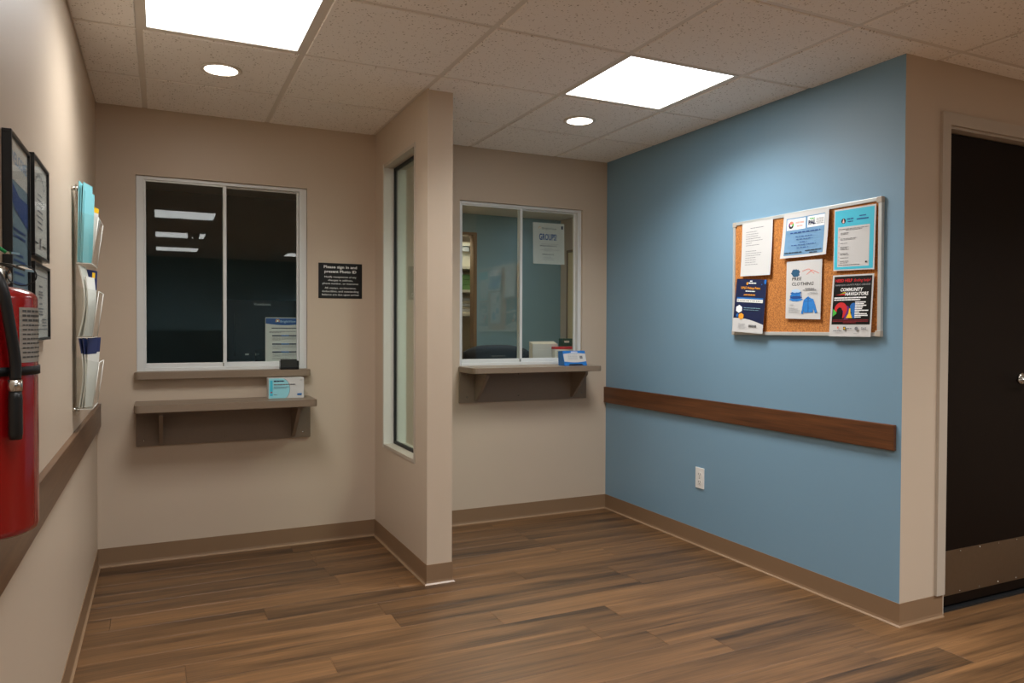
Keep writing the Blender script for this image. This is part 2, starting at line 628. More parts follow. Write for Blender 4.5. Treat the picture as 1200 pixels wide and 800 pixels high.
def tile_mesh(w, h):
    b = bmesh.new()
    bmesh.ops.create_cube(b, size=1.0)
    for v in b.verts:
        v.co = Vector((v.co.x * w, v.co.y * h, v.co.z * 0.02 + 0.01))
    low = [e for e in b.edges if all(v.co.z < 0.001 for v in e.verts)]
    bmesh.ops.bevel(b, geom=low, offset=0.003, segments=1, affect='EDGES')
    me = bpy.data.meshes.new('ceiling_tile')
    b.to_mesh(me)
    b.free()
    me.materials.append(M['ceiling_tile'])
    return me
full_tile = tile_mesh(G - TEE, G - TEE)
n_col, n_row = len(xs) - 1, len(ys) - 1
for i in range(n_col):
    for j in range(n_row):
        xa, xb, yb, ya = xs[i], xs[i + 1], ys[j], ys[j + 1]
        a, c = xa + (TEE / 2 if i else 0.004), xb - (TEE / 2 if i < n_col - 1 else 0.004)
        d, e = ya + (TEE / 2 if j < n_row - 1 else 0.004), yb - (TEE / 2 if j else 0.004)
        if (i - 1, j - 1) in light_cells:
            continue
        if not in_room((a + c) / 2, (d + e) / 2):
            if a < XR - 0.02 and d > YD:
                c = XR - 0.004
            elif a > XR - 0.3 and d < YD:
                e = YD - 0.004
            else:
                continue
        if c - a < 0.03 or e - d < 0.03:
            continue
        if c > XR and e > YD and a < XR and d > YD:
            c = XR - 0.004
        me = full_tile if abs(c - a - (G - TEE)) < 1e-4 and abs(e - d - (G - TEE)) < 1e-4 else tile_mesh(c - a, e - d)
        o = bpy.data.objects.new('ceiling_tile', me)
        o.location = ((a + c) / 2, (d + e) / 2, HC - 0.005)
        link(o, ceil)

light_labels = {
    (0, 1): 'square white glowing ceiling panel above the left reception window',
    (3, 1): 'square white glowing ceiling panel beside the top of the blue wall',
    (0, 5): 'square ceiling panel mirrored topmost and largest in the dark left window',
    (0, 8): 'square ceiling panel mirrored second of three in the dark left window',
    (0, 11): 'square ceiling panel mirrored lowest of three in the dark left window',
    (3, 11): 'square ceiling panel mirrored at the right edge of the dark left window',
    (6, 5): 'square ceiling panel over the floor in front of the brown door',  # added lamp, unseen: more bounce light and a brighter door wall
    (3, 5): 'square ceiling panel of the right column, above and behind the viewer',
    (3, 8): 'square ceiling panel of the right column, farther behind the viewer'}
for (i, j), lab in light_labels.items():
    x0, x1 = GX + i * G + TEE / 2, GX + (i + 1) * G - TEE / 2
    y1, y0 = GY - j * G - TEE / 2, GY - (j + 1) * G + TEE / 2
    t = thing('ceiling_light', ((x0 + x1) / 2, (y0 + y1) / 2, HC), lab, 'ceiling light', 'square ceiling panel lights')
    f = MB()
    w = 0.014
    f.box(x0, x1, y0, y0 + w, HC - 0.002, HC + 0.05)
    f.box(x0, x1, y1 - w, y1, HC - 0.002, HC + 0.05)
    f.box(x0, x0 + w, y0 + w, y1 - w, HC - 0.002, HC + 0.05)
    f.box(x1 - w, x1, y0 + w, y1 - w, HC - 0.002, HC + 0.05)
    f.build('frame', 'tee_metal', t)
    bx('diffuser', x0 + w, x1 - w, y0 + w, y1 - w, HC + 0.001, HC + 0.006, 'panel_glow', t)
    ld = bpy.data.lights.new('panel_lamp', 'AREA')
    ld.shape = 'SQUARE'
    ld.size = x1 - x0 - 2 * w
    ld.energy = LAMP_WATTS * {(0, 5): 0.35, (0, 8): 0.4, (0, 11): 0.6, (0, 1): 0.72, (3, 5): 1.35, (3, 8): 1.35, (6, 5): 1.5}.get((i, j), 1.0)   # strength set per panel to balance the light
    ld.spread = math.radians(140)
    ld.color = (0.97, 0.985, 1.0)
    lo = bpy.data.objects.new('panel_lamp', ld)
    lo.location = ((x0 + x1) / 2, (y0 + y1) / 2, HC - 0.003)
    link(lo, t)
    bx('housing', x0 + w, x1 - w, y0 + w, y1 - w, HC + 0.05, HC + 0.09, 'white_plastic', t)

for (cx, cy, lab) in ((0.250, 3.520, 'small round recessed lamp in the ceiling above the left reception window'),
                      (2.077, 3.510, 'small round recessed lamp in the ceiling near the blue wall')):
    t = thing('recessed_lamp', (cx, cy, HC - 0.005), lab, 'recessed lamp', 'round recessed lamps')
    z = HC - 0.005
    MB().lathe([(0.070, 0.0), (0.086, 0.0), (0.088, -0.003), (0.084, -0.006), (0.070, -0.007), (0.068, -0.004), (0.070, 0.0)], (cx, cy, z), n=40).build('trim_ring', 'tee_metal', t)
    MB().lathe([(0.0, -0.0045), (0.069, -0.0045), (0.069, -0.001), (0.0, -0.001)], (cx, cy, z), n=40, smooth=False).build('lens', 'can_glow', t)

# small device hanging from the ceiling behind the viewer, mirrored in the dark window
t = thing('ceiling_camera', (0.33, -0.65, HC), 'small ceiling camera on a short stem, mirrored in the dark left window', 'camera')
MB().box(0.300, 0.345, -0.67, -0.63, HC - 0.185, HC - 0.0055, None, 0.004).build('stem', 'tee_metal', t)
MB().lathe([(0.0, -0.045), (0.028, -0.036), (0.040, -0.012), (0.042, 0.0), (0.042, 0.020), (0.0, 0.020)], (0.385, -0.65, HC - 0.075), n=24).build('dome', 'frame_beige', t)

# ---------------------------------------------------------------- baseboards (vinyl cove base with a toe)
def base_run(name, path):
    """path: points along the wall face at the floor; the room lies on the left-hand side of the travel direction"""
    prof = [(0.0, 0.097), (0.003, 0.097), (0.0035, 0.018), (0.006, 0.008), (0.013, 0.002), (0.013, 0.0), (0.0, 0.0)]
    P = [Vector(p) for p in path]
    n = len(P)
    dirs = [(P[i + 1] - P[i]).normalized() for i in range(n - 1)]
    nor = [Vector((-d.y, d.x)) for d in dirs]
    def ring(i, q):
        if i == 0:
            off = nor[0] * q[0]
        elif i == n - 1:
            off = nor[-1] * q[0]
        else:
            off = (nor[i - 1] + nor[i]) * q[0] / (1 + nor[i - 1].dot(nor[i]))
        p = P[i] + off
        return (p.x, p.y, q[1])
    b = MB()
    dk, pl = b.mi('vinyl_base'), b.mi('vinyl_toe_lit')
    R = [[b.bm.verts.new(ring(i, q)) for q in prof] for i in range(n)]
    for A, B in zip(R, R[1:]):
        for k in range(len(prof)):
            k2 = (k + 1) % len(prof)
            f = b.bm.faces.new((A[k], A[k2], B[k2], B[k]))
            f.material_index = pl if k in (3, 4) else dk
    for end in (R[0], R[-1][::-1]):
        b.bm.faces.new(end).material_index = dk
    bmesh.ops.recalc_face_normals(b.bm, faces=b.bm.faces)
    return struct(b.build(name))
base_run('baseboard_left', [(XL, YB), (XL, YR)])
base_run('baseboard_back', [(XP, YB), (XL, YB)])
base_run('baseboard_partition', [(XP2, YB), (XP2, YP), (XP, YP), (XP, YB)])
base_run('baseboard_alcove', [(XR, YB), (XP2, YB)])
base_run('baseboard_right', [(3.0535, YD), (XR, YD), (XR, YB)])
base_run('baseboard_door', [(XE, YD), (4.03, YD)])

# ---------------------------------------------------------------- wooden wall rails
struct(MB().box(XL, XL + 0.019, -1.5, YB - 0.001, 0.728, 0.846, None, 0.003).build('trim_1', 'rail_wood_pale'))
struct(MB().box(XR - 0.019, XR, 2.094, YB - 0.001, 0.733, 0.841, None, 0.003).build('trim_2', 'rail_wood'))

# ---------------------------------------------------------------- sliding reception windows
def reception_window(name, W, left_w, right_w):
    x0, x1, z0, z1 = W
    root = bpy.data.objects.new(name, None)
    col.objects.link(root)
    root.location = ((x0 + x1) / 2, YB, z0)
    struct(root)
    e = 0.0008
    x0, x1, z0, z1 = x0 + e, x1 - e, z0 + e, z1 - e
    y0, y1 = YB + 0.018, YB + 0.085
    fr = MB()
    fr.box(x0, x0 + left_w, y0, y1, z0, z1, None, 0.002)
    fr.box(x1 - right_w, x1, y0, y1, z0, z1, None, 0.002)
    fr.box(x0 + left_w, x1 - right_w, y0, y1, z1 - 0.018, z1, None, 0.002)
    fr.build('window_frame', 'window_frame', root)
    MB().box(x0 + left_w, x1 - right_w, y0 - 0.004, y1, z0, z0 + 0.018, None, 0.002).build('bottom_track', 'window_frame', root)
    a, b = x0 + left_w, x1 - right_w
    mid = (a + b) / 2
    lo, hi = z0 + 0.018, z1 - 0.018
    for k, (p, q, yy) in enumerate(((a, mid + 0.009, y0 + 0.008), (mid - 0.009, b, y0 + 0.034))):
        s = MB()
        st = 0.018
        br = 0.024
        s.box(p, p + (st if k == 0 else 0.018), yy, yy + 0.016, lo, hi, None, 0.0015) if False else None
        if k == 0:
            s.box(q - 0.018, q, yy, yy + 0.016, lo, hi, None, 0.0015)
            s.box(p, p + 0.010, yy, yy + 0.016, lo, hi, None, 0.0015)
            s.box(p + 0.010, q - 0.018, yy, yy + 0.016, lo, lo + br, None, 0.0015)
            s.box(p + 0.010, q - 0.018, yy, yy + 0.016, hi - 0.008, hi, None, 0.0015)
            pa, pb = p + 0.010, q - 0.018
        else:
            s.box(p, p + 0.018, yy, yy + 0.016, lo, hi, None, 0.0015)
            s.box(q - 0.010, q, yy, yy + 0.016, lo, hi, None, 0.0015)
            s.box(p + 0.018, q - 0.010, yy, yy + 0.016, lo, lo + br, None, 0.0015)
            s.box(p + 0.018, q - 0.010, yy, yy + 0.016, hi - 0.008, hi, None, 0.0015)
            pa, pb = p + 0.018, q - 0.010
        sash = s.build('sash', 'window_frame', root)
        bx('pane', pa, pb, yy + 0.005, yy + 0.010, lo + br, hi - 0.008, 'glass', sash)
    lt = MB()
    lt.box(mid - 0.012, mid - 0.006, y0 - 0.004, y0 + 0.008, lo + 0.004, lo + 0.022, None, 0.001)
    lt.tube([(mid - 0.009, y0 - 0.004, lo + 0.013), (mid - 0.009, y0 - 0.009, lo + 0.013)], 0.003, 8)
    lt.build('latch', 'chrome', root)
    return root
reception_window('window_1', W1, 0.036, 0.040)
reception_window('window_2', W2, 0.016, 0.026)

# ---------------------------------------------------------------- window in the partition
y0, y1, z0, z1 = W3
root = bpy.data.objects.new('window_3', None)
col.objects.link(root)
root.location = ((XP + XP2) / 2, (y0 + y1) / 2, z0)
struct(root)
e = 0.0008
t = 0.020
xa, xb = XP - 0.003, XP2 + 0.003
f = MB()
f.box(xa, xb, y0 + e, y0 + t, z0 + e, z1 - e, None, 0.001)
f.box(xa, xb, y0 + t, y1 - t, z1 - t, z1 - e, None, 0.001)
f.box(xa, xb, y0 + t, y1 - t, z0 + e, z0 + t, None, 0.001)
f.build('window_frame', 'frame_beige', root)
MB().box(xa, xb, y1 - t, y1 - e, z0 + e, z1 - e, None, 0.001).build('far_jamb', 'jamb_lit', root)
gx0, gx1 = 1.215, 1.231
g = MB()
w = 0.016
g.box(gx0, gx1, y0 + t, y0 + t + w, z0 + t, z1 - t)
g.box(gx0, gx1, y1 - t - w, y1 - t, z0 + t, z1 - t)
g.box(gx0, gx1, y0 + t + w, y1 - t - w, z0 + t, z0 + t + w)
g.box(gx0, gx1, y0 + t + w, y1 - t - w, z1 - t - w, z1 - t)
g.build('gasket', 'gasket_black', root)
bx('pane', gx0 + 0.005, gx1 - 0.005, y0 + t + w, y1 - t - w, z0 + t + w, z1 - t - w, 'glass_green', root)

# ---------------------------------------------------------------- brown door
root = bpy.data.objects.new('door_1', None)
col.objects.link(root)
root.location = ((DX[0] + DX[1]) / 2, YD, 0)
struct(root)
a, c, h = DX
f = MB()
F = 0.052
f.box(a - F, a + 0.001, YD - 0.014, YD + 0.002, 0.098, h + F, None, 0.001)
f.box(c - 0.001, c + F, YD - 0.014, YD + 0.002, 0.0, h + F, None, 0.001)
f.box(a, c, YD - 0.014, YD + 0.002, h - 0.001, h + F, None, 0.001)
f.box(a + 0.0005, a + 0.012, YD, YD + 0.12, 0, h)
f.box(c - 0.012, c - 0.0005, YD, YD + 0.12, 0, h)
f.box(a + 0.012, c - 0.012, YD, YD + 0.12, h - 0.012, h - 0.0005)
f.build('door_frame', 'frame_beige', root)
s = MB()
s.box(a + 0.012, a + 0.024, YD + 0.088, YD + 0.12, 0, h - 0.012)
s.box(c - 0.024, c - 0.012, YD + 0.088, YD + 0.12, 0, h - 0.012)
s.box(a + 0.024, c - 0.024, YD + 0.088, YD + 0.12, h - 0.026, h - 0.012)
s.build('door_stop', 'frame_beige', root)
LY = YD + 0.040
leaf = bx('door_leaf', a + 0.015, c - 0.015, LY, LY + 0.044, 0.018, h - 0.018, 'door_brown', root, 0.001)
kp = bx('kick_plate', a + 0.030, c - 0.030, LY - 0.0015, LY, 0.062, 0.262, 'steel_brushed', leaf)
for k in range(7):
    x = a + 0.045 + k * (c - a - 0.09) / 6
    for z in (0.072, 0.252):
        MB().lathe([(0.0, 0.0022), (0.003, 0.0016), (0.0045, 0)], (x, LY - 0.0015, z), (0, -1, 0), n=10).build('screw', 'chrome', leaf)
lv = MB()
hx, hz = 3.66, 1.012
lv.lathe([(0.0, 0.012), (0.024, 0.011), (0.027, 0.006), (0.027, 0)], (hx, LY, hz), (0, -1, 0), n=24)
lv.tube([(hx, LY, hz), (hx, LY - 0.05, hz)], 0.009, 12)
lv.tube([(hx + 0.004, LY - 0.05, hz), (hx - 0.03, LY - 0.056, hz), (hx - 0.11, LY - 0.052, hz - 0.002)], [0.010, 0.009, 0.008], 12)
lv.build('lever_handle', 'chrome', leaf)
bx('door_gap_shade', a + 0.012, c - 0.012, YD + 0.02, YD + 0.13, 0.0, 0.008, 'gasket_black', root)  # black strip: shade of the gap below the leaf put into colour

# pale door seen at the right edge of the lit office
root = bpy.data.objects.new('door_2', None)
col.objects.link(root)
root.location = (XO, 6.16, 0)
struct(root)
f = MB()
f.box(XO - 0.004, XO + 0.12, 6.70, 6.72, 0, 2.05)
f.box(XO - 0.012, XO + 0.12, 5.72, 5.755, 0, 2.05)
f.box(XO - 0.012, XO + 0.12, 5.755, 6.70, 2.03, 2.05)
f.build('door_frame', 'trim_brown', root)
lf = MB().box(XO + 0.004, XO + 0.044, 5.757, 6.698, 0.01, 2.028, None, 0.001).build('door_leaf', 'door_cream', root)
MB().tube([(XO + 0.03, 6.49, 1.0), (XO - 0.02, 6.49, 1.0), (XO - 0.024, 6.40, 1.0)], 0.009, 10).build('lever_handle', 'chrome', lf)
# frame of the supply closet opening
f = MB()
f.box(2.850, 2.868, YO - 0.012, YO + 0.125, 0, 2.195)
f.box(2.832, 2.850, YO - 0.012, YO + 0.02, 0, 2.195)
f.box(1.942, 2.0, YO - 0.012, YO + 0.132, 0, 2.195)
f.box(2.0, 2.832, YO - 0.012, YO + 0.132, 2.170, 2.195)
struct(f.build('trim_3', 'trim_brown'))

# ---------------------------------------------------------------- counters under the windows
def counter(loc, name, label, x0, x1, ztop, th, yfront, back_z0, bxr, brackets, screws):
    t = thing(name, loc, label, 'shelf')
    MB().prism(rounded(x0, x1, yfront, YB - 0.0005, 0.03, (1, 1, 0, 0)), 'z', ztop - th, ztop, None, 0.0025).build('shelf_top', 'laminate_taupe', t)
    bb = bx('backboard', bxr[0], bxr[1], YB - 0.019, YB - 0.0005, back_z0, ztop - th - 0.0005, 'laminate_dark', t, 0.001)
    zt = ztop - th - 0.0005
    for (xc, d) in brackets:
        pts = [(YB - 0.0195, zt), (yfront + 0.035, zt), (yfront + 0.035, zt - 0.018), (YB - 0.040, back_z0 + 0.012), (YB - 0.0195, back_z0 + 0.012)]
        MB().prism(pts, 'x', xc - d / 2, xc + d / 2, None, 0.001).build('bracket', 'laminate_dark', t)
    for (x, z) in screws:
        MB().lathe([(0.0, 0.002), (0.003, 0.0018), (0.0048, 0)], (x, YB - 0.019, z), (0, -1, 0), n=10).build('screw', 'chrome', bb)
counter((0.33, YB, 0.62), 'writing_shelf', 'taupe wall shelf with triangular brackets, lower shelf under the dark left window', -0.116, 0.772, 0.851, 0.038, 4.055, 0.615, (-0.112, 0.777),
        [(0.005, 0.019), (0.680, 0.019)], [(-0.075, 0.645), (0.325, 0.645), (0.735, 0.645), (-0.075, 0.795), (0.325, 0.795), (0.735, 0.795)])
counter((2.14, YB, 0.77), 'counter_shelf', 'taupe wall shelf with triangular brackets under the lit right window', 1.690, 2.596, 0.999, 0.034, 4.075, 0.770, (1.692, 2.612),
        [(1.800, 0.019), (2.497, 0.019)], [(1.742, 0.945), (2.10, 0.945), (1.742, 0.805), (2.10, 0.805), (2.575, 0.805)])
s = MB().prism(rounded(-0.119, 0.774, 4.268, YB - 0.0005, 0.025, (1, 1, 0, 0)), 'z', 0.965, 1.004, None, 0.0025).build('window_ledge', 'laminate_taupe')
tag(s, 'narrow taupe ledge directly below the dark left window frame', 'ledge')

# ---------------------------------------------------------------- printed sheets
_txt_cache = {}
def text_verts(s, bold=0.0, shear=0.0):
    key = (s, bold, shear)
    if key not in _txt_cache:
        cu = bpy.data.curves.new('t', 'FONT')
        cu.body = s
        cu.size = 1.0
        cu.offset = bold
        cu.shear = shear
        cu.resolution_u = 2
        o = bpy.data.objects.new('t', cu)
        col.objects.link(o)
        dg = bpy.context.evaluated_depsgraph_get()
        me = bpy.data.meshes.new_from_object(o.evaluated_get(dg))
        V = [(v.co.x, v.co.y) for v in me.vertices]
        Fc = [tuple(p.vertices) for p in me.polygons]
        bpy.data.objects.remove(o)
        bpy.data.curves.remove(cu)
        bpy.data.meshes.remove(me)
        _txt_cache[key] = (V, Fc)
    return _txt_cache[key]

class Sheet:
    """sheet of paper from four corners (TL, TR, BR, BL); prints lie a hair above it and follow its curl"""
    def __init__(self, corners, normal, curl=None, thick=0.0004):
        self.c = [Vector(p) for p in corners]
        self.n = Vector(normal).normalized()
        self.curl = curl or (lambda u, v: 0.0)
        self.w = ((self.c[1] - self.c[0]).length + (self.c[2] - self.c[3]).length) / 2
        self.h = ((self.c[3] - self.c[0]).length + (self.c[2] - self.c[1]).length) / 2
        self.layers = {}
        self.order = []
        self.thick = thick
        self.singles = []
    def P(self, u, v, off=0.0):
        top = self.c[0].lerp(self.c[1], u)
        bot = self.c[3].lerp(self.c[2], u)
        return bot.lerp(top, v) + self.n * (self.curl(u, v) + off)
    def layer(self, part, m):
        k = (part, m)
        if k not in self.layers:
            self.layers[k] = ([], [])
            self.order.append(k)
        return self.layers[k]
    def off(self, k):
        return 0.0004 + 0.00025 * self.order.index(k)
    JOINED = ('barcode', 'sun_emblem', 'panel_marks', 'arched_title', 'jacket_seam', 'hanger_drawing', 'arc_line', 'swoosh')
    def poly(self, part, m, pts):
        V, F = self.layer(part, m)
        o = self.off((part, m))
        if part not in self.JOINED:
            V, F = [], []
            self.singles.append((part, m, V, F))
        i = len(V)
        V += [self.P(u, v, o) for u, v in pts]
        F.append(tuple(range(i, i + len(pts))))
    def rect(self, part, m, u0, v0, u1, v1, nu=6, nv=6, join=False):
        V, F = self.layer(part, m)
        o = self.off((part, m))
        if part not in self.JOINED and not join:
            V, F = [], []
            self.singles.append((part, m, V, F))
        i = len(V)
        for b in range(nv + 1):
            for a in range(nu + 1):
                V.append(self.P(u0 + (u1 - u0) * a / nu, v0 + (v1 - v0) * b / nv, o))
        for b in range(nv):
            for a in range(nu):
                k = i + b * (nu + 1) + a
                F.append((k, k + 1, k + nu + 2, k + nu + 1))
    def disc(self, part, m, u, v, r, n=18, ru=None):
        ru = ru or r * self.h / self.w
        self.poly(part, m, [(u + ru * math.cos(2 * PI * k / n), v + r * math.sin(2 * PI * k / n)) for k in range(n)])
    def text(self, part, m, s, u, v, size, align='c', bold=0.0, shear=0.0, fit=None):
        """size = cap height as a share of the sheet height; fit = width as a share of the sheet width"""
        TV, TF = text_verts(s, bold, shear)
        if not TV:
            return
        xa, xb = min(p[0] for p in TV), max(p[0] for p in TV)
        k = size * self.h / 0.7
        kx = k if fit is None else fit * self.w / (xb - xa)
        wu = (xb - xa) * kx / self.w
        u0 = {'l': u, 'c': u - wu / 2, 'r': u - wu}[align]
        V, F = self.layer(part, m)
        o = self.off((part, m))
        i = len(V)
        V += [self.P(u0 + (x - xa) * kx / self.w, v + y * k / self.h, o) for x, y in TV]
        F += [tuple(i + q for q in f) for f in TF]
    def words(self, part, m, u0, u1, v, h, seed=0, align='l', ragged=0.0, dens=0.86):
        """a line of print too small to read: word-length strokes"""
        r = random.Random(seed)
        end = u1 - ragged * r.random() * (u1 - u0)
        start = u0
        if align == 'c':
            sh = (u1 - end) / 2
            start, end = u0 + sh, end + 0 * sh
            end = u1 - sh
        x = start
        while x < end - 0.004:
            wl = min(r.uniform(0.03, 0.10), end - x)
            self.rect(part, m, x, v, x + wl * dens, v + h, 2, 1, True)
            x += wl
    def build(self, name, paper, label=None, cat=None, group=None, parent=None, nu=10, nv=12):
        bm = bmesh.new()
        A = [[bm.verts.new(self.P(a / nu, b / nv)) for a in range(nu + 1)] for b in range(nv + 1)]
        B = [[bm.verts.new(self.P(a / nu, b / nv, -self.thick)) for a in range(nu + 1)] for b in range(nv + 1)]
        for b in range(nv):
            for a in range(nu):
                bm.faces.new((A[b][a], A[b][a + 1], A[b + 1][a + 1], A[b + 1][a]))
                bm.faces.new((B[b][a], B[b + 1][a], B[b + 1][a + 1], B[b][a + 1]))
        for a in range(nu):
            bm.faces.new((A[0][a], B[0][a], B[0][a + 1], A[0][a + 1]))
            bm.faces.new((A[nv][a], A[nv][a + 1], B[nv][a + 1], B[nv][a]))
        for b in range(nv):
            bm.faces.new((A[b][0], A[b + 1][0], B[b + 1][0], B[b][0]))
            bm.faces.new((A[b][nu], B[b][nu], B[b + 1][nu], A[b + 1][nu]))
        bmesh.ops.recalc_face_normals(bm, faces=bm.faces)
        me = bpy.data.meshes.new(name)
        bm.to_mesh(me)
        bm.free()
        me.materials.append(M[paper])
        root = link(bpy.data.objects.new(name, me), parent)
        if label:
            tag(root, label, cat, group)
        self.prints(root)
        return root
    def prints(self, root):
        for k in self.order:
            V, F = self.layers[k]
            if V:
                self.add(k[0], k[1], V, F, root)['kind'] = 'stuff'
        for (part, m, V, F) in self.singles:
            self.add(part, m, V, F, root)
    def add(self, part, m, V, F, root):
        m2 = bpy.data.meshes.new(part)
        m2.from_pydata([tuple(p) for p in V], [], F)
        m2.materials.append(M[m])
        return link(bpy.data.objects.new(part, m2), root)

# ---------------------------------------------------------------- cork board on the blue wall
bd = thing('bulletin_board', (XR, 2.613, 1.209), 'cork bulletin board in a thin silver frame on the blue wall', 'bulletin board')
BY0, BY1, BZ0, BZ1 = 2.163, 3.064, 1.210, 1.804
bx('cork_panel', XR - 0.012, XR - 0.0005, BY0 + 0.012, BY1 - 0.012, BZ0 + 0.012, BZ1 - 0.012, 'cork', bd)
fw = 0.017
for (ya, yb_, za, zb) in ((BY0 + fw, BY1 - fw, BZ1 - fw, BZ1), (BY0 + fw, BY1 - fw, BZ0, BZ0 + fw), (BY0, BY0 + fw, BZ0 + fw, BZ1 - fw), (BY1 - fw, BY1, BZ0 + fw, BZ1 - fw)):
    MB().box(XR - 0.018, XR - 0.0005, ya, yb_, za, zb, None, 0.002).build('frame_rail', 'aluminium', bd)
for ya in (BY0 - 0.001, BY1 - 0.025):
    for za in (BZ0 - 0.001, BZ1 - 0.025):
        MB().box(XR - 0.0205, XR - 0.0003, ya, ya + 0.026, za, za + 0.026, None, 0.003).build('corner_cap', 'frame_beige', bd)

def bsheet(c, x=XR - 0.0205, curl=None):
    return Sheet([(x, p[0], p[1]) for p in c], (-1, 0, 0), curl)

# white typed list
s = bsheet([(2.991, 1.790), (2.777, 1.789), (2.783, 1.511), (2.992, 1.516)], curl=lambda u, v: 0.010 * (1 - v) ** 2)
s.words('heading', 'ink_grey', 0.28, 0.72, 0.885, 0.011, 1)
for k in range(7):
    s.words('body_text', 'ink_grey', 0.14, 0.75, 0.82 - k * 0.042, 0.008, 10 + k, ragged=0.7)
for k in range(7):
    s.words('body_text', 'ink_grey', 0.14, 0.68, 0.46 - k * 0.042, 0.008, 30 + k, ragged=0.6)
s.build('flyer', 'paper_white', 'white typed list of lines pinned at the upper left of the cork board', 'flyer', 'papers on the cork board')

# navy pickup flyer
s = bsheet([(3.026, 1.506), (2.812, 1.489), (2.826, 1.216), (3.045, 1.228)], x=XR - 0.021, curl=lambda u, v: 0.014 * (1 - v))
s.rect('navy_ground', 'ink_navy', 0.0, 0.0, 1.0, 1.0)
s.poly('white_ground', 'paper_white', [(0, 0)] + [(1.0, 0)] + [(1.0 - k / 14, 0.155 + 0.105 * math.sin(min(1, (k / 14) * 1.25 + 0.05) * PI / 2)) for k in range(15)])
s.rect('timetable_head', 'ink_blue', 0.07, 0.625, 0.93, 0.655)
s.rect('timetable_row', 'card_white', 0.07, 0.565, 0.93, 0.625)
s.words('timetable_text', 'ink_black', 0.10, 0.90, 0.588, 0.012, 3, dens=0.55)
s.poly('crest', 'ink_orange', [(0.35, 0.935), (0.40, 0.945), (0.40, 0.90), (0.375, 0.885), (0.35, 0.90)])
s.words('small_print', 'ink_white', 0.42, 0.68, 0.915, 0.022, 5)
s.rect('small_print', 'ink_white', 0.46, 0.955, 0.54, 0.972)
s.text('heading', 'ink_orange', 'UPS\u00ae Pickup Point', 0.50, 0.815, 0.042, bold=0.03, fit=0.64)
s.words('small_print', 'ink_white', 0.34, 0.66, 0.765, 0.018, 6)
s.words('sub_heading', 'ink_orange', 0.30, 0.68, 0.695, 0.020, 7)
hexa = lambda u, v, r, ru: [(u + ru * math.sin(2 * PI * k / 6), v + r * math.cos(2 * PI * k / 6)) for k in range(6)]
s.poly('white_hexagon', 'ink_white', hexa(0.18, 0.435, 0.075, 0.115))
s.poly('orange_hexagon', 'ink_orange', hexa(0.27, 0.30, 0.062, 0.095))
s.disc('blue_dot', 'ink_blue', 0.145, 0.315, 0.032)
s.disc('blue_dot', 'ink_blue', 0.965, 0.955, 0.045, ru=0.035)
s.disc('blue_dot', 'ink_blue', 0.86, 0.905, 0.012)
s.words('small_print', 'ink_bluegrey', 0.34, 0.88, 0.455, 0.014, 8)
s.words('small_print', 'ink_bluegrey', 0.34, 0.84, 0.42, 0.010, 9)
for k in range(5):
    s.words('fine_print', 'ink_lightgrey', 0.20, 0.48, 0.155 - k * 0.02, 0.008, 40 + k, ragged=0.4)
for k in range(16):
    s.rect('barcode', 'ink_black', 0.545 + k * 0.0165, 0.105, 0.545 + k * 0.0165 + (0.012 if k % 3 else 0.007), 0.15, 1, 1)
s.build('flyer', 'paper_white', 'navy and white flyer with orange heading hanging over the lower left board frame', 'flyer', 'papers on the cork board')

# blue landscape flyer
s = bsheet([(2.704, 1.796), (2.428, 1.796), (2.430, 1.582), (2.712, 1.584)], x=XR - 0.0215, curl=lambda u, v: 0.016 * (1 - v) ** 1.5 * (1 - 0.6 * math.sin(PI * u)) + 0.006 * u ** 4)
s.rect('blue_ground', 'ink_skyblue', 0.07, 0.055, 0.92, 0.90)
s.rect('logo_box', 'ink_white', 0.09, 0.63, 0.50, 0.875)
s.rect('logo_box', 'ink_white', 0.54, 0.64, 0.915, 0.88)
for (m_, a0, a1) in (('ink_coral', 0.15 * PI, 0.8 * PI), ('ink_purple', 0.8 * PI, 1.15 * PI), ('ink_black', 1.15 * PI, 1.85 * PI), ('ink_green', 1.85 * PI, 2.15 * PI)):
    s.poly('logo_emblem', m_, [(0.185 + 0.058 * math.cos(a0 + (a1 - a0) * k / 8), 0.745 + 0.085 * math.sin(a0 + (a1 - a0) * k / 8)) for k in range(9)] +
           [(0.185 + 0.022 * math.cos(a1 - (a1 - a0) * k / 8), 0.745 + 0.034 * math.sin(a1 - (a1 - a0) * k / 8)) for k in range(9)])
s.disc('logo_emblem', 'ink_coral', 0.185, 0.785, 0.036)
s.words('logo_text', 'ink_pink', 0.28, 0.47, 0.765, 0.040, 2, dens=0.9)
s.words('logo_text', 'ink_pink', 0.31, 0.44, 0.690, 0.036, 3, dens=0.9)
s.text('logo_letters', 'ink_navy', 'PAL', 0.645, 0.70, 0.085, bold=0.05)
s.words('logo_leaf', 'ink_green', 0.59, 0.70, 0.815, 0.022, 4)
for k in range(4):
    s.words('small_print', 'ink_lightgrey', 0.74, 0.90, 0.80 - k * 0.035, 0.014, 50 + k)
s.words('heading', 'ink_royal', 0.18, 0.84, 0.545, 0.024, 5, dens=0.75)
for k, (a_, b_) in enumerate(((0.30, 0.68), (0.32, 0.68), (0.40, 0.56), (0.22, 0.76), (0.34, 0.60))):
    s.words('body_text', 'ink_royal', a_, b_, 0.455 - k * 0.062, 0.014, 60 + k, dens=0.7)
s.words('contact_line', 'ink_black', 0.09, 0.46, 0.105, 0.018, 6)
s.words('contact_line', 'ink_black', 0.53, 0.90, 0.125, 0.018, 7)
s.words('contact_line', 'ink_black', 0.62, 0.80, 0.075, 0.018, 8)
s.build('flyer', 'paper_white', 'landscape flyer with cloudy blue ground and two white logo boxes', 'flyer', 'papers on the cork board')

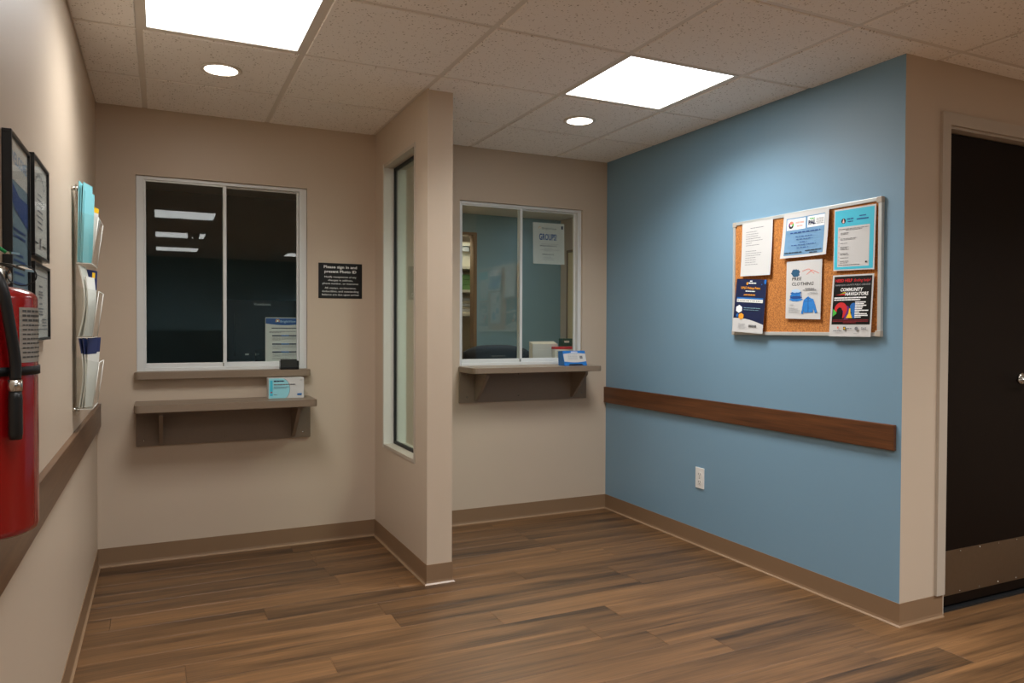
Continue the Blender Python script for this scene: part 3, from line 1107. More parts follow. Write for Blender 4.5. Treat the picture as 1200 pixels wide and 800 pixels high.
# free clothing flyer
s = bsheet([(2.684, 1.568), (2.470, 1.565), (2.475, 1.286), (2.686, 1.292)], curl=lambda u, v: 0.003 * (1 - v))
def blob(part, m_, u, v, r, ru, seed, n=22):
    r_ = random.Random(seed)
    s.poly(part, m_, [(u + ru * (0.8 + 0.3 * r_.random()) * math.cos(2 * PI * k / n), v + r * (0.8 + 0.3 * r_.random()) * math.sin(2 * PI * k / n)) for k in range(n)])
blob('folded_sweater', 'ink_petrol', 0.27, 0.79, 0.075, 0.13, 1)
s.text('heading', 'ink_black', 'FREE', 0.17, 0.665, 0.055, 'l', bold=0.012, shear=0.12, fit=0.28)
s.text('heading', 'ink_black', 'CLOTHING', 0.17, 0.575, 0.055, 'l', bold=0.012, shear=0.12, fit=0.62)
def stroke(part, m_, pts, w):
    for (a_, b_), (c_, d_) in zip(pts, pts[1:]):
        dx, dy = c_ - a_, (d_ - b_) * s.h / s.w
        ln = math.hypot(dx, dy) or 1
        px, py = -dy / ln * w, dx / ln * w * s.w / s.h
        s.poly(part, m_, [(a_ + px, b_ + py), (a_ - px, b_ - py), (c_ - px, d_ - py), (c_ + px, d_ + py)])
stroke('hanger_drawing', 'ink_coral', [(0.46, 0.815), (0.62, 0.85), (0.66, 0.845), (0.80, 0.765)], 0.006)
stroke('hanger_drawing', 'ink_coral', [(0.58, 0.755), (0.74, 0.83), (0.93, 0.765)], 0.006)
for k, (dv, m_) in enumerate(((0.0, 'ink_midblue'), (0.04, 'ink_royal'), (0.075, 'ink_midblue'), (0.115, 'ink_blue'), (0.15, 'ink_paleblue'))):
    blob('folded_shirts', m_, 0.30, 0.33 + dv, 0.030, 0.20 - 0.015 * k, 20 + k)
jac = [(0.60, 0.36), (0.655, 0.385), (0.71, 0.36), (0.80, 0.335), (0.86, 0.23), (0.915, 0.115), (0.855, 0.10), (0.80, 0.19), (0.795, 0.115), (0.55, 0.105), (0.545, 0.19), (0.52, 0.085), (0.465, 0.09), (0.50, 0.22), (0.53, 0.325)]
s.poly('jacket', 'ink_midblue', jac)
stroke('jacket_seam', 'ink_royal', [(0.655, 0.37), (0.665, 0.11)], 0.006)
stroke('jacket_seam', 'ink_royal', [(0.55, 0.30), (0.77, 0.305)], 0.004)
stroke('jacket_seam', 'ink_royal', [(0.60, 0.36), (0.655, 0.335), (0.71, 0.36)], 0.006)
s.words('sub_heading', 'ink_grey', 0.56, 0.82, 0.51, 0.014, 11)
s.words('sub_heading', 'ink_grey', 0.50, 0.88, 0.485, 0.012, 12)
s.words('small_print', 'ink_lightgrey', 0.70, 0.92, 0.445, 0.009, 13)
s.words('small_print', 'ink_lightgrey', 0.64, 0.92, 0.425, 0.009, 14)
for k in range(4):
    s.words('small_print', 'ink_lightgrey', 0.10, 0.44, 0.19 - 0.026 * k, 0.009, 70 + k, ragged=0.5)
s.words('small_print', 'ink_lightgrey', 0.14, 0.25, 0.235, 0.012, 15)
s.build('flyer', 'paper_white', 'white free clothing flyer with a blue jacket, lower middle of the cork board', 'flyer', 'papers on the cork board')

# teal flyer
s = bsheet([(2.404, 1.779), (2.188, 1.776), (2.192, 1.498), (2.405, 1.504)], curl=lambda u, v: 0.003 * (1 - v))
s.rect('teal_ground', 'ink_teal', 0.02, 0.02, 0.965, 0.975)
s.rect('white_panel', 'paper_white', 0.10, 0.06, 0.87, 0.705)
s.disc('logo_emblem', 'ink_black', 0.235, 0.80, 0.042)
s.poly('logo_flame', 'ink_pink', [(0.21, 0.775), (0.235, 0.84), (0.26, 0.775), (0.235, 0.765)])
s.words('logo_text', 'ink_royal', 0.32, 0.49, 0.815, 0.018, 1)
s.words('logo_text', 'ink_royal', 0.34, 0.47, 0.775, 0.016, 2)
s.words('heading', 'ink_royal', 0.62, 0.78, 0.845, 0.016, 3, dens=0.95)
s.words('heading', 'ink_royal', 0.56, 0.84, 0.795, 0.018, 4, dens=0.95)
s.words('panel_text', 'ink_grey', 0.13, 0.85, 0.665, 0.008, 5)
s.words('panel_text', 'ink_grey', 0.30, 0.70, 0.645, 0.008, 6)
for k, v in enumerate((0.60, 0.58, 0.51, 0.49, 0.435, 0.375, 0.355, 0.335, 0.27, 0.25, 0.20, 0.145, 0.12)):
    s.words('panel_text', 'ink_grey', 0.17, 0.60 if k in (2, 3) else 0.40, v, 0.008, 80 + k, ragged=0.3)
for v in (0.63, 0.54, 0.455, 0.40, 0.29, 0.22, 0.165):
    s.rect('panel_marks', 'ink_coral', 0.125, v, 0.15, v + 0.008, 1, 1)
s.words('panel_text', 'ink_grey', 0.13, 0.66, 0.085, 0.009, 7)
s.rect('panel_stamp', 'ink_black', 0.79, 0.11, 0.83, 0.135, 1, 1)
s.build('flyer', 'paper_white', 'bright teal flyer with a white text panel, upper right of the cork board', 'flyer', 'papers on the cork board')

# black navigators flyer
s = bsheet([(2.408, 1.484), (2.194, 1.480), (2.203, 1.208), (2.422, 1.208)], x=XR - 0.021, curl=lambda u, v: 0.006 * (1 - v))
s.rect('black_ground', 'sign_black', 0.045, 0.195, 0.965, 0.975)
s.text('heading_red', 'ink_red', 'NEED HELP', 0.08, 0.885, 0.048, 'l', bold=0.025, fit=0.42)
s.text('heading_red', 'ink_red', 'finding help?', 0.535, 0.885, 0.045, 'l', bold=0.008, shear=0.3, fit=0.40)
s.text('county_line', 'ink_lightgrey', 'RANDOLPH COUNTY PUBLIC LIBRARIES', 0.51, 0.822, 0.028, fit=0.84)
s.text('title', 'ink_white', 'COMMUNITY', 0.22, 0.735, 0.052, 'l', bold=0.035, shear=0.2, fit=0.55)
s.text('title', 'ink_white', 'NAVIGATORS', 0.34, 0.665, 0.052, 'l', bold=0.035, shear=0.2, fit=0.56)
s.poly('swoosh', 'ink_red', [(0.11, 0.672), (0.34, 0.705), (0.34, 0.672)])
s.poly('swoosh', 'ink_green', [(0.20, 0.69), (0.34, 0.715), (0.34, 0.70)])
s.poly('swoosh', 'ink_yellow', [(0.24, 0.705), (0.36, 0.725), (0.36, 0.713)])
s.words('subtitle', 'ink_white', 0.08, 0.86, 0.618, 0.020, 2, dens=0.93)
s.words('subtitle', 'ink_white', 0.08, 0.72, 0.585, 0.020, 3, dens=0.93)
def head(m_, u, v, r, ru, flip=1):
    pts = [(u + ru * math.cos(a), v + r * math.sin(a)) for a in [PI * 1.15 - k * PI * 1.3 / 14 for k in range(15)]]
    pts += [(u + ru * 0.55 * flip, v - r * 0.9), (u + ru * 0.6 * flip, v - r * 1.9), (u - ru * 0.5, v - r * 1.9), (u - ru * 0.45, v - r * 0.8)]
    s.poly('silhouettes', m_, pts)
head('ink_blue', 0.565, 0.46, 0.085, 0.085)
head('ink_purple', 0.40, 0.42, 0.080, 0.095)
s.poly('silhouettes', 'ink_red', [(0.265 + 0.155 * math.cos(a_), 0.44 + 0.115 * math.sin(a_)) for a_ in [PI * (1.05 - 1.1 * k / 14) for k in range(15)]] + [(0.38, 0.36), (0.34, 0.30), (0.31, 0.30), (0.33, 0.42), (0.20, 0.42), (0.15, 0.40)])
s.poly('silhouettes', 'sign_black', [(0.17, 0.44), (0.22, 0.475), (0.28, 0.465), (0.31, 0.42), (0.29, 0.36), (0.25, 0.32), (0.19, 0.33)])
s.poly('silhouettes', 'ink_green', [(0.075, 0.45), (0.17, 0.39), (0.16, 0.37), (0.075, 0.325)])
s.poly('silhouettes', 'ink_yellow', [(0.47, 0.455), (0.50, 0.455), (0.51, 0.38), (0.56, 0.30), (0.40, 0.30), (0.46, 0.37)])
for k in range(10):
    s.words('services_list', 'ink_white', 0.61, (0.86, 0.82, 0.88, 0.80, 0.78, 0.93, 0.72, 0.90, 0.92, 0.76)[k], 0.545 - k * 0.0265, 0.018, 90 + k, dens=0.96)
for k in range(3):
    s.words('contact_line', 'ink_crimson', 0.08 if k < 2 else 0.34, 0.94 if k < 2 else 0.66, 0.262 - 0.022 * k, 0.015, 110 + k, dens=0.93)
s.poly('sponsor_logo', 'ink_coral', [(0.20, 0.155), (0.225, 0.165), (0.25, 0.155), (0.225, 0.115)])
s.rect('sponsor_logo', 'ink_black', 0.36, 0.105, 0.42, 0.160)
s.disc('sponsor_logo', 'ink_yellow', 0.39, 0.133, 0.016)
s.disc('sponsor_logo', 'ink_grey', 0.675, 0.130, 0.030)
s.text('sponsor_text', 'ink_grey', 'DAS', 0.85, 0.115, 0.036, bold=0.03)
s.words('sponsor_text', 'ink_grey', 0.12, 0.33, 0.085, 0.012, 4)
s.words('sponsor_text', 'ink_grey', 0.44, 0.57, 0.125, 0.014, 5)
s.words('sponsor_text', 'ink_lightgrey', 0.62, 0.73, 0.05, 0.008, 6)
s.build('flyer', 'paper_white', 'black flyer with coloured head silhouettes and white title, lower right of the cork board', 'flyer', 'papers on the cork board')

# ---------------------------------------------------------------- black sign between the window and the partition
sg = thing('wall_sign', (0.952, YB, 1.41), 'small black wall sign with white lettering beside the dark left window', 'sign')
MB().box(0.826, 1.079, YB - 0.004, YB - 0.0005, 1.410, 1.613, None, 0.0008).build('sign_plate', 'sign_black', sg)
s = Sheet([(0.826, YB - 0.0042, 1.613), (1.079, YB - 0.0042, 1.613), (1.079, YB - 0.0042, 1.410), (0.826, YB - 0.0042, 1.410)], (0, -1, 0))
L_ = [('Please sign in and', 0.855, 0.075, 0.022, 0.76), ('present Photo ID', 0.725, 0.075, 0.022, 0.73), ('Notify receptionist of any', 0.585, 0.052, 0.004, 0.73),
      ('changes in address,', 0.490, 0.052, 0.004, 0.57), ('phone number, or insurance', 0.395, 0.052, 0.004, 0.82),
      ('All copays, co-insurance,', 0.270, 0.052, 0.004, 0.72), ('deductibles, and outstanding', 0.172, 0.052, 0.004, 0.84), ('balance are due upon arrival', 0.078, 0.052, 0.004, 0.84)]
for (t_, v, sz, bo, ft) in L_:
    s.text('lettering', 'ink_white', t_, 0.5, v, sz, bold=bo, fit=ft)
s.prints(sg)

# ---------------------------------------------------------------- notices behind the window panes
def sun_logo(s, u, v, r):
    for k in range(9):
        a = -0.15 * PI + 1.3 * PI * k / 8
        s.poly('sun_emblem', ('ink_orange', 'ink_coral', 'ink_yellow')[k % 3],
               [(u + r * s.h / s.w * q * math.cos(a + d), v + r * q * math.sin(a + d)) for q, d in ((0.5, -0.13), (1.0, -0.17), (1.0, 0.17), (0.5, 0.13))])
    s.disc('sun_emblem', 'ink_white', u, v, r * 0.42)
yy = YB + 0.064
s = Sheet([(0.542, yy, 1.296), (0.758, yy, 1.296), (0.758, yy, 1.030), (0.542, yy, 1.030)], (0, -1, 0))
s.poly('blue_band', 'ink_royal', [(0.01, 0.985), (0.01, 0.87)] + [(0.01 + 0.98 * k / 12, 0.87 - 0.035 * math.sin(PI * k / 12)) for k in range(1, 12)] + [(0.99, 0.87), (0.99, 0.985)])
sun_logo(s, 0.31, 0.925, 0.045)
s.text('logo_text', 'ink_paleblue', 'BrightView', 0.38, 0.895, 0.048, 'l', fit=0.40)
s.words('heading', 'ink_navy', 0.16, 0.96, 0.765, 0.016, 1, dens=0.94)
s.words('body_text', 'ink_grey', 0.10, 0.95, 0.695, 0.010, 2)
s.words('body_text', 'ink_grey', 0.10, 0.40, 0.67, 0.010, 3)
for k, v in enumerate((0.60, 0.42, 0.25)):
    s.rect('table_bar', 'ink_navy', 0.17, v, 0.97, v + 0.022)
    s.rect('table_bar_blue', 'ink_blue', 0.40, v, 0.60, v + 0.022)
    for q in range(3):
        s.words('table_text', 'ink_lightgrey', 0.18, 0.38, v - 0.035 - q * 0.028, 0.011, 20 + k * 5 + q)
        if q < 2:
            s.words('table_text', 'ink_lightgrey', 0.42, 0.94, v - 0.035 - q * 0.028, 0.011, 50 + k * 5 + q, ragged=0.3)
s.words('body_text', 'ink_grey', 0.17, 0.60, 0.115, 0.009, 4)
s.build('window_notice', 'paper_white', 'white notice with a blue header in the lower right of the dark window', 'notice')

yy = YB + 0.064
s = Sheet([(2.243, yy, 1.946), (2.480, yy, 1.946), (2.483, yy, 1.672), (2.246, yy, 1.672)], (0, -1, 0), curl=lambda u, v: 0.002 * (1 - v))
sun_logo(s, 0.215, 0.872, 0.035)
s.text('logo_text', 'ink_grey', 'BrightView', 0.29, 0.845, 0.050, 'l', fit=0.46)
s.text('heading', 'ink_royal', 'GROUPS!', 0.19, 0.585, 0.150, 'l', bold=0.018, fit=0.56)
s.text('day_line', 'ink_grey', "WEDNESDAY'S", 0.20, 0.425, 0.034, 'l', bold=0.02, fit=0.55)
s.text('day_line', 'ink_grey', "FRIDAY'S", 0.29, 0.215, 0.034, 'l', bold=0.02, fit=0.36)
for k, (a_, b_, v) in enumerate(((0.25, 0.82, 0.48), (0.34, 0.60, 0.37), (0.22, 0.86, 0.34), (0.33, 0.58, 0.315), (0.34, 0.58, 0.165), (0.30, 0.62, 0.14), (0.28, 0.66, 0.10))):
    s.words('body_text', 'ink_lightgrey', a_, b_, v, 0.012, 30 + k)
s.rect('corner_mark', 'ink_navy', 0.90, 0.865, 0.955, 0.945)
s.build('window_notice', 'paper_white', 'white groups notice with bold blue heading taped in the lit right window', 'notice')

# ---------------------------------------------------------------- small things on ledges and counters
def card_holder():
    t = thing('card_holder', (0.662, 4.31, 1.004), 'small black business card holder on the ledge below the dark window', 'card holder')
    x0, x1, z = 0.608, 0.709, 1.0042
    MB().box(x0, x1, 4.272, 4.322, z, z + 0.014, None, 0.003).build('base', 'black_plastic', t)
    b = MB()
    b.box(x0, x0 + 0.006, 4.276, 4.320, z + 0.014, z + 0.048, None, 0.001)
    b.box(x1 - 0.006, x1, 4.276, 4.320, z + 0.014, z + 0.048, None, 0.001)
    b.box(x0 + 0.006, x1 - 0.006, 4.314, 4.320, z + 0.014, z + 0.056, None, 0.001)
    b.build('holder_back', 'smoke_plastic', t)
    c = MB()
    for k in range(6):
        c.box(x0 + 0.008, x1 - 0.008, 4.282 + k * 0.004, 4.284 + k * 0.004, z + 0.014, z + 0.046 + 0.002 * k)
    c.build('card_stack', 'smoke_plastic', t)
card_holder()

# box of masks on the lower shelf
t = thing('mask_box', (0.63, 4.2, 0.851), 'white and aqua cardboard box standing on the lower shelf', 'box')
X0, X1, Z0, Z1, YF = 0.534, 0.722, 0.8515, 0.962, 4.195
MB().box(X0, X1, YF, YF + 0.075, Z0, Z1, None, 0.001).build('carton', 'paper_white', t)
s = Sheet([(X0 + 0.001, YF - 0.0004, Z1 - 0.001), (X1 - 0.001, YF - 0.0004, Z1 - 0.001), (X1 - 0.001, YF - 0.0004, Z0 + 0.001), (X0 + 0.001, YF - 0.0004, Z0 + 0.001)], (0, -1, 0))
arc = [(0.36 + 0.235 * math.cos(a), 0.46 + 0.54 * math.sin(a)) for a in [(-0.5 + k / 16) * PI for k in range(17)]]
arc = [(u, min(1, max(0.0, v))) for u, v in arc]
s.poly('aqua_ground', 'ink_aqua', [(0.0, 1.0), (0.0, 0.0)] + arc)
for a_, b_ in zip(arc, arc[1:]):
    s.poly('arc_line', 'ink_grey', [a_, (a_[0] + 0.010, a_[1]), (b_[0] + 0.010, b_[1]), b_])
s.rect('side_strip', 'ink_teal', 0.035, 0.12, 0.11, 0.90)
s.rect('red_mark', 'ink_red', 0.05, 0.27, 0.095, 0.33, 1, 1)
s.words('brand_line', 'ink_navy', 0.14, 0.44, 0.83, 0.06, 1, dens=0.9)
s.words('heading', 'ink_grey', 0.14, 0.76, 0.66, 0.05, 2, dens=0.9)
s.words('body_text', 'ink_bluegrey', 0.14, 0.58, 0.55, 0.03, 3)
s.words('body_text', 'ink_bluegrey', 0.14, 0.50, 0.49, 0.03, 4)
s.words('foot_text', 'ink_grey', 0.14, 0.24, 0.16, 0.03, 5)
s.rect('blue_mark', 'ink_blue', 0.81, 0.13, 0.94, 0.22, 1, 1)
s.words('foot_text', 'ink_lightgrey', 0.88, 0.96, 0.88, 0.03, 6)
s.prints(t)

# blue and white card stand on the right counter
t = thing('card_stand', (2.44, 4.2, 0.999), 'blue and white tilted card box on the counter under the right window', 'card box')
X0, X1, Z0 = 2.352, 2.520, 0.9995
MB().prism([(4.145, Z0), (4.230, Z0), (4.235, Z0 + 0.092), (4.178, Z0 + 0.096)], 'x', X0, X1, None, 0.0015).build('carton', 'card_blue', t)
s = Sheet([(X0 + 0.002, 4.1775, Z0 + 0.094), (X1 - 0.002, 4.1775, Z0 + 0.094), (X1 - 0.002, 4.1445, Z0 + 0.002), (X0 + 0.002, 4.1445, Z0 + 0.002)], (0, -0.94, 0.34))
s.poly('white_panel', 'paper_white', [(0.0 + k / 12, 0.80 + 0.06 * math.sin(PI * k / 12)) for k in range(13)] + [(1 - k / 12, 0.28 - 0.07 * math.sin(PI * k / 12)) for k in range(13)])
s.poly('cut_out', 'gasket_black', [(0.16, 0.0), (0.84, 0.0), (0.78, 0.10), (0.22, 0.10)])
s.words('brand_line', 'ink_white', 0.36, 0.66, 0.90, 0.06, 1, dens=0.95)
for k in range(4):
    s.words('body_text', 'ink_lightgrey', 0.20, 0.62, 0.70 - k * 0.09, 0.03, 10 + k)
s.rect('grey_patch', 'ink_grey', 0.72, 0.45, 0.85, 0.66, 1, 1)
s.prints(t)

# electrical outlet
t = thing('wall_outlet', (XR, 3.332, 0.39), 'white double electrical outlet low on the blue wall', 'outlet')
MB().box(XR - 0.006, XR - 0.0003, 3.296, 3.368, 0.332, 0.450, None, 0.002).build('cover_plate', 'white_plastic', t)
for zc in (0.368, 0.412):
    f = MB().prism([(3.332 + 0.017 * math.cos(2 * PI * k / 16), zc + 0.0165 * max(-0.8, min(0.8, math.sin(2 * PI * k / 16)))) for k in range(16)], 'x', XR - 0.008, XR - 0.005).build('receptacle', 'white_plastic', t)
    h = MB()
    h.box(XR - 0.0084, XR - 0.0078, 3.323, 3.3255, zc - 0.003, zc + 0.008)
    h.box(XR - 0.0084, XR - 0.0078, 3.338, 3.3405, zc - 0.003, zc + 0.007)
    h.lathe([(0.0028, 0), (0.0028, 0.0006), (0, 0.0006)], (XR - 0.0078, 3.332, zc - 0.0085), (-1, 0, 0), n=10, smooth=False)
    h.build('slots', 'slot_dark', f)
MB().lathe([(0.0, 0.0015), (0.003, 0.001), (0.0035, 0)], (XR - 0.006, 3.332, 0.39), (-1, 0, 0), n=10).build('screw', 'chrome', t)

# ---------------------------------------------------------------- frames on the left wall
def wall_frame(name, label, y0, y1, z0, z1, paper, border=0.012, depth=0.018):
    t = thing(name, (XL, (y0 + y1) / 2, z0), label, 'picture frame', 'black frames on the left wall')
    f = MB()
    xa, xb = XL + 0.0005, XL + depth
    f.box(xa, xb, y0, y1, z1 - border, z1, None, 0.001)
    f.box(xa, xb, y0, y1, z0, z0 + border, None, 0.001)
    f.box(xa, xb, y0, y0 + border, z0 + border, z1 - border, None, 0.001)
    f.box(xa, xb, y1 - border, y1, z0 + border, z1 - border, None, 0.001)
    f.build('frame', 'black_frame', t)
    x = XL + depth - 0.006
    bx('pane', x + 0.0015, x + 0.0025, y0 + border, y1 - border, z0 + border, z1 - border, 'picture_glazing', t)
    s = Sheet([(x, y0 + border, z1 - border), (x, y1 - border, z1 - border), (x, y1 - border, z0 + border), (x, y0 + border, z0 + border)], (1, 0, 0))
    for e_ in ():
        pass
    return t, s
t, s = wall_frame('picture_frame', 'black framed welcome poster behind the fire extinguisher', 1.822, 2.070, 1.190, 1.645, 'paper_grey', 0.008)
s.rect('blue_ground', 'ink_bluegrey', 0.0, 0.0, 1.0, 1.0)
s.rect('pale_ground', 'paper_grey', 0.0, 0.80, 1.0, 1.0)
s.text('heading', 'ink_skyblue', 'WELCOME', 0.50, 0.885, 0.055, bold=0.03, fit=0.9)
s.poly('diagonal_band', 'ink_royal', [(0, 0.80), (0, 0.72), (0.3, 0.66), (1.0, 0.60), (1.0, 0.74), (0.5, 0.74)])
for k, v in enumerate((0.56, 0.53, 0.44, 0.41, 0.38, 0.35, 0.30, 0.27, 0.24, 0.21, 0.15, 0.12)):
    s.words('body_text', 'ink_royal', 0.18, 0.86, v, 0.012, 200 + k, ragged=0.3)
s.build('poster', 'paper_grey', parent=t)
t, s = wall_frame('picture_frame', 'thin black framed certificate, upper of two beside the welcome poster', 2.130, 2.400, 1.412, 1.662, 'paper_grey', 0.007)
for k in range(9):
    a = PI * (0.85 - 0.7 * k / 8)
    u, v = 0.5 + 0.34 * math.cos(a), 0.68 + 0.18 * math.sin(a)
    s.rect('arched_title', 'ink_grey', u - 0.025, v, u + 0.025, v + 0.035, 1, 1)
for k in range(7):
    s.words('body_text', 'ink_grey', 0.28, 0.72, 0.66 - k * 0.06, 0.018, 220 + k, align='c', ragged=0.5)
s.words('signature', 'ink_black', 0.15, 0.35, 0.12, 0.02, 1)
s.words('signature', 'ink_black', 0.66, 0.88, 0.12, 0.02, 2)
s.rect('seal', 'ink_grey', 0.46, 0.08, 0.54, 0.20, 1, 1)
s.build('certificate', 'paper_grey', parent=t)
t, s = wall_frame('picture_frame', 'thin black framed certificate, lower of two beside the welcome poster', 2.130, 2.410, 1.203, 1.398, 'paper_grey', 0.007)
s.rect('rule', 'ink_grey', 0.05, 0.87, 0.95, 0.885, 4, 1)
s.rect('rule', 'ink_grey', 0.05, 0.11, 0.95, 0.125, 4, 1)
for k, v in enumerate((0.72, 0.64, 0.60, 0.56, 0.47, 0.40, 0.36, 0.32)):
    s.words('body_text', 'ink_grey', 0.30, 0.70, v, 0.022, 240 + k, align='c', ragged=0.5)
for k in range(3):
    s.words('body_text', 'ink_grey', 0.10, 0.38, 0.25 - k * 0.045, 0.018, 260 + k)
    s.words('body_text', 'ink_grey', 0.58, 0.88, 0.25 - k * 0.045, 0.018, 270 + k)
s.build('certificate', 'paper_grey', parent=t)

# ---------------------------------------------------------------- acrylic brochure rack
RY0, RY1 = 3.150, 3.395
t = thing('brochure_rack', (XL, (RY0 + RY1) / 2, 0.93), 'clear acrylic three pocket brochure rack on the left wall', 'brochure rack')
MB().box(XL + 0.012, XL + 0.015, RY0, RY1, 0.915, 1.765, None, 0.0008).build('back_panel', 'acrylic', t)
for (yy_, zz) in ((RY0 + 0.012, 1.748), (RY1 - 0.012, 1.748), (RY0 + 0.012, 0.932), (RY1 - 0.012, 0.932)):
    MB().lathe([(0.008, 0.0), (0.008, 0.0118)], (XL + 0.0002, yy_, zz), (1, 0, 0), n=14).lathe([(0.009, 0.0152), (0.009, 0.020), (0.007, 0.022), (0.0, 0.022)], (XL, yy_, zz), (1, 0, 0), n=14).build('standoff', 'chrome', t)
pockets = ((1.475, 1.700), (1.200, 1.425), (0.935, 1.150))
for (zb, zt) in pockets:
    p = MB()
    xa, f0, f1 = XL + 0.0152, XL + 0.066, XL + 0.088
    zf = zb + 0.17
    p.prism([(f0 - 0.0025, zb), (f0, zb), (f1, zf), (f1 - 0.0025, zf)], 'y', RY0 + 0.003, RY1 - 0.003)
    p.box(xa, f0, RY0 + 0.003, RY1 - 0.003, zb - 0.0025, zb)
    for y in (RY0, RY1 - 0.003):
        p.prism([(xa, zb - 0.0025), (f0, zb - 0.0025), (f1, zf), (xa, zf + 0.02)], 'y', y, y + 0.003)
    pk = p.build('pocket', 'acrylic', t)
    eg = MB()  # off-white strips: bright edge glow of the acrylic put into colour
    eg.box(f1 - 0.0026, f1 + 0.0002, RY0 + 0.001, RY1 - 0.001, zf - 0.001, zf + 0.001)
    eg.box(xa, f0, RY0 - 0.0003, RY0 + 0.0015, zb - 0.003, zb - 0.001)
    eg.box(f0 - 0.002, f0 + 0.0004, RY0, RY1, zb - 0.003, zb - 0.001)
    eg.tube([(f0, RY0, zb - 0.001), (f1, RY0, zf)], 0.0013, 6)
    eg.tube([(f0, RY1 - 0.001, zb - 0.001), (f1, RY1 - 0.001, zf)], 0.0013, 6)
    eg.build('edge_glow', 'card_white', pk)
def brochure(y0, width, zb, zt, x0, deg, lean, bow, m_, label, top=None, band=0.056, thick=0.003, dot=None):
    """folded leaflet standing in a pocket: near edge at (x0, y0), far edge swung out by deg, leaning and bowing outward"""
    ca, sa = math.cos(math.radians(deg)), math.sin(math.radians(deg))
    n = 12
    def strip(z0, z1, grow, s0, s1, seg):
        b = bmesh.new()
        rows = []
        for k in range(seg + 1):
            z = z0 + (z1 - z0) * k / seg
            q = (z - zb) / (zt - zb)
            o = lean * q + bow * math.sin(PI * q)
            row = []
            for (nn, ss) in ((o - grow, s0), (o + thick + grow, s0), (o + thick + grow, s1), (o - grow, s1)):
                row.append(b.verts.new((x0 + nn * ca + ss * sa, y0 + ss * ca - nn * sa, z)))
            rows.append(row)
        for A_, B_ in zip(rows, rows[1:]):
            for k in range(4):
                b.faces.new((A_[k], A_[(k + 1) % 4], B_[(k + 1) % 4], B_[k]))
        b.faces.new(rows[0][::-1])
        b.faces.new(rows[-1])
        bmesh.ops.recalc_face_normals(b, faces=b.faces)
        return MB().merge(b)
    o = strip(zb, zt, 0.0, 0.0, width, n).build('brochure', m_)
    tag(o, label, 'brochure', 'brochures in the acrylic rack')
    if top:
        strip(zt - band, zt + 0.0004, 0.0004, -0.0004, width + 0.0004, 4).build('printed_band', top, o)
    if dot:
        strip(zt - 0.030, zt - 0.008, 0.0008, width * 0.55, width * 0.8, 2).build('printed_spot', dot, o)
    return o
x0 = XL + 0.018
brochure(3.156, 0.100, 1.478, 1.775, x0 + 0.000, 6, 0.006, 0.0, 'turquoise_card', 'tall turquoise brochure standing nearest the wall in the top pocket')
brochure(3.159, 0.100, 1.478, 1.762, x0 + 0.005, 9, 0.008, 0.0, 'turquoise_card', 'turquoise brochure second from the wall in the top pocket')
brochure(3.158, 0.100, 1.478, 1.772, x0 + 0.009, 12, 0.012, 0.0, 'turquoise_card', 'turquoise brochure third from the wall in the top pocket')
brochure(3.162, 0.095, 1.478, 1.742, x0 + 0.014, 15, 0.010, 0.0, 'turquoise_card', 'turquoise brochure outermost in the top pocket')
brochure(3.272, 0.105, 1.478, 1.705, x0 + 0.013, 14, 0.016, 0.0, 'card_white', 'white leaflet at the far side of the top pocket', 'ink_yellow', 0.018)
brochure(3.162, 0.096, 1.203, 1.466, x0 + 0.000, 8, 0.002, 0.020, 'card_white', 'bowed white leaflet curving out in the middle pocket', thick=0.005)
brochure(3.164, 0.094, 1.203, 1.425, x0 + 0.014, 12, 0.010, 0.010, 'card_white', 'second white leaflet beside the bowed one in the middle pocket', thick=0.005)
brochure(3.262, 0.105, 1.203, 1.458, x0 + 0.008, 17, 0.010, 0.0, 'card_white', 'white leaflet with dark blue top in the middle pocket', 'card_navy', 0.075, dot='ink_yellow')
brochure(3.162, 0.096, 0.938, 1.195, x0 + 0.000, 8, 0.002, 0.014, 'card_white', 'bowed white leaflet with navy top nearest the wall, bottom pocket', 'card_navy', thick=0.004)
brochure(3.163, 0.096, 0.938, 1.192, x0 + 0.009, 11, 0.006, 0.010, 'card_white', 'second bowed leaflet with navy top in the bottom pocket', 'card_navy', thick=0.004)
brochure(3.164, 0.096, 0.938, 1.192, x0 + 0.019, 13, 0.014, 0.0, 'card_white', 'straight leaflet with navy top leaning out of the bottom pocket', 'card_navy')
brochure(3.268, 0.105, 0.938, 1.196, x0 + 0.006, 19, 0.020, 0.0, 'card_white', 'navy topped leaflet at the far side of the bottom pocket', 'card_navy')

# ---------------------------------------------------------------- fire extinguisher
EX, EY, ER = -0.2085, 1.150, 0.0635
ZB, ZS = 0.972, 1.273
t = thing('fire_extinguisher', (EX, EY, ZB), 'red fire extinguisher with black hose hanging on the left wall', 'fire extinguisher')
prof = [(0.0, 0.006), (ER - 0.012, 0.006), (ER - 0.006, 0.0), (ER - 0.002, 0.003), (ER, 0.010), (ER, ZS - ZB)]
for k in range(1, 9):
    a = 0.5 * PI * k / 8
    prof.append((0.018 + (ER - 0.018) * max(0.0, math.cos(a)) ** 0.75, ZS - ZB + 0.017 * math.sin(a)))
prof += [(0.018, ZS - ZB + 0.032), (0.0, ZS - ZB + 0.032)]
MB().lathe(prof, (EX, EY, ZB), n=56).build('cylinder', 'extinguisher_red', t)
zt = ZS + 0.026
v = MB()
v.lathe([(0.0, 0.0), (0.020, 0.0), (0.020, 0.012), (0.014, 0.016), (0.014, 0.034), (0.0, 0.034)], (EX, EY, zt - 0.002), n=20)
v.tube([(EX, EY, zt + 0.012), (EX + 0.026, EY - 0.012, zt + 0.008)], 0.009, 12)
v.build('valve', 'chrome', t)
gd = Vector((0.72, -0.69, 0.0))
gp = Vector((EX, EY, zt + 0.002)) + gd * 0.030
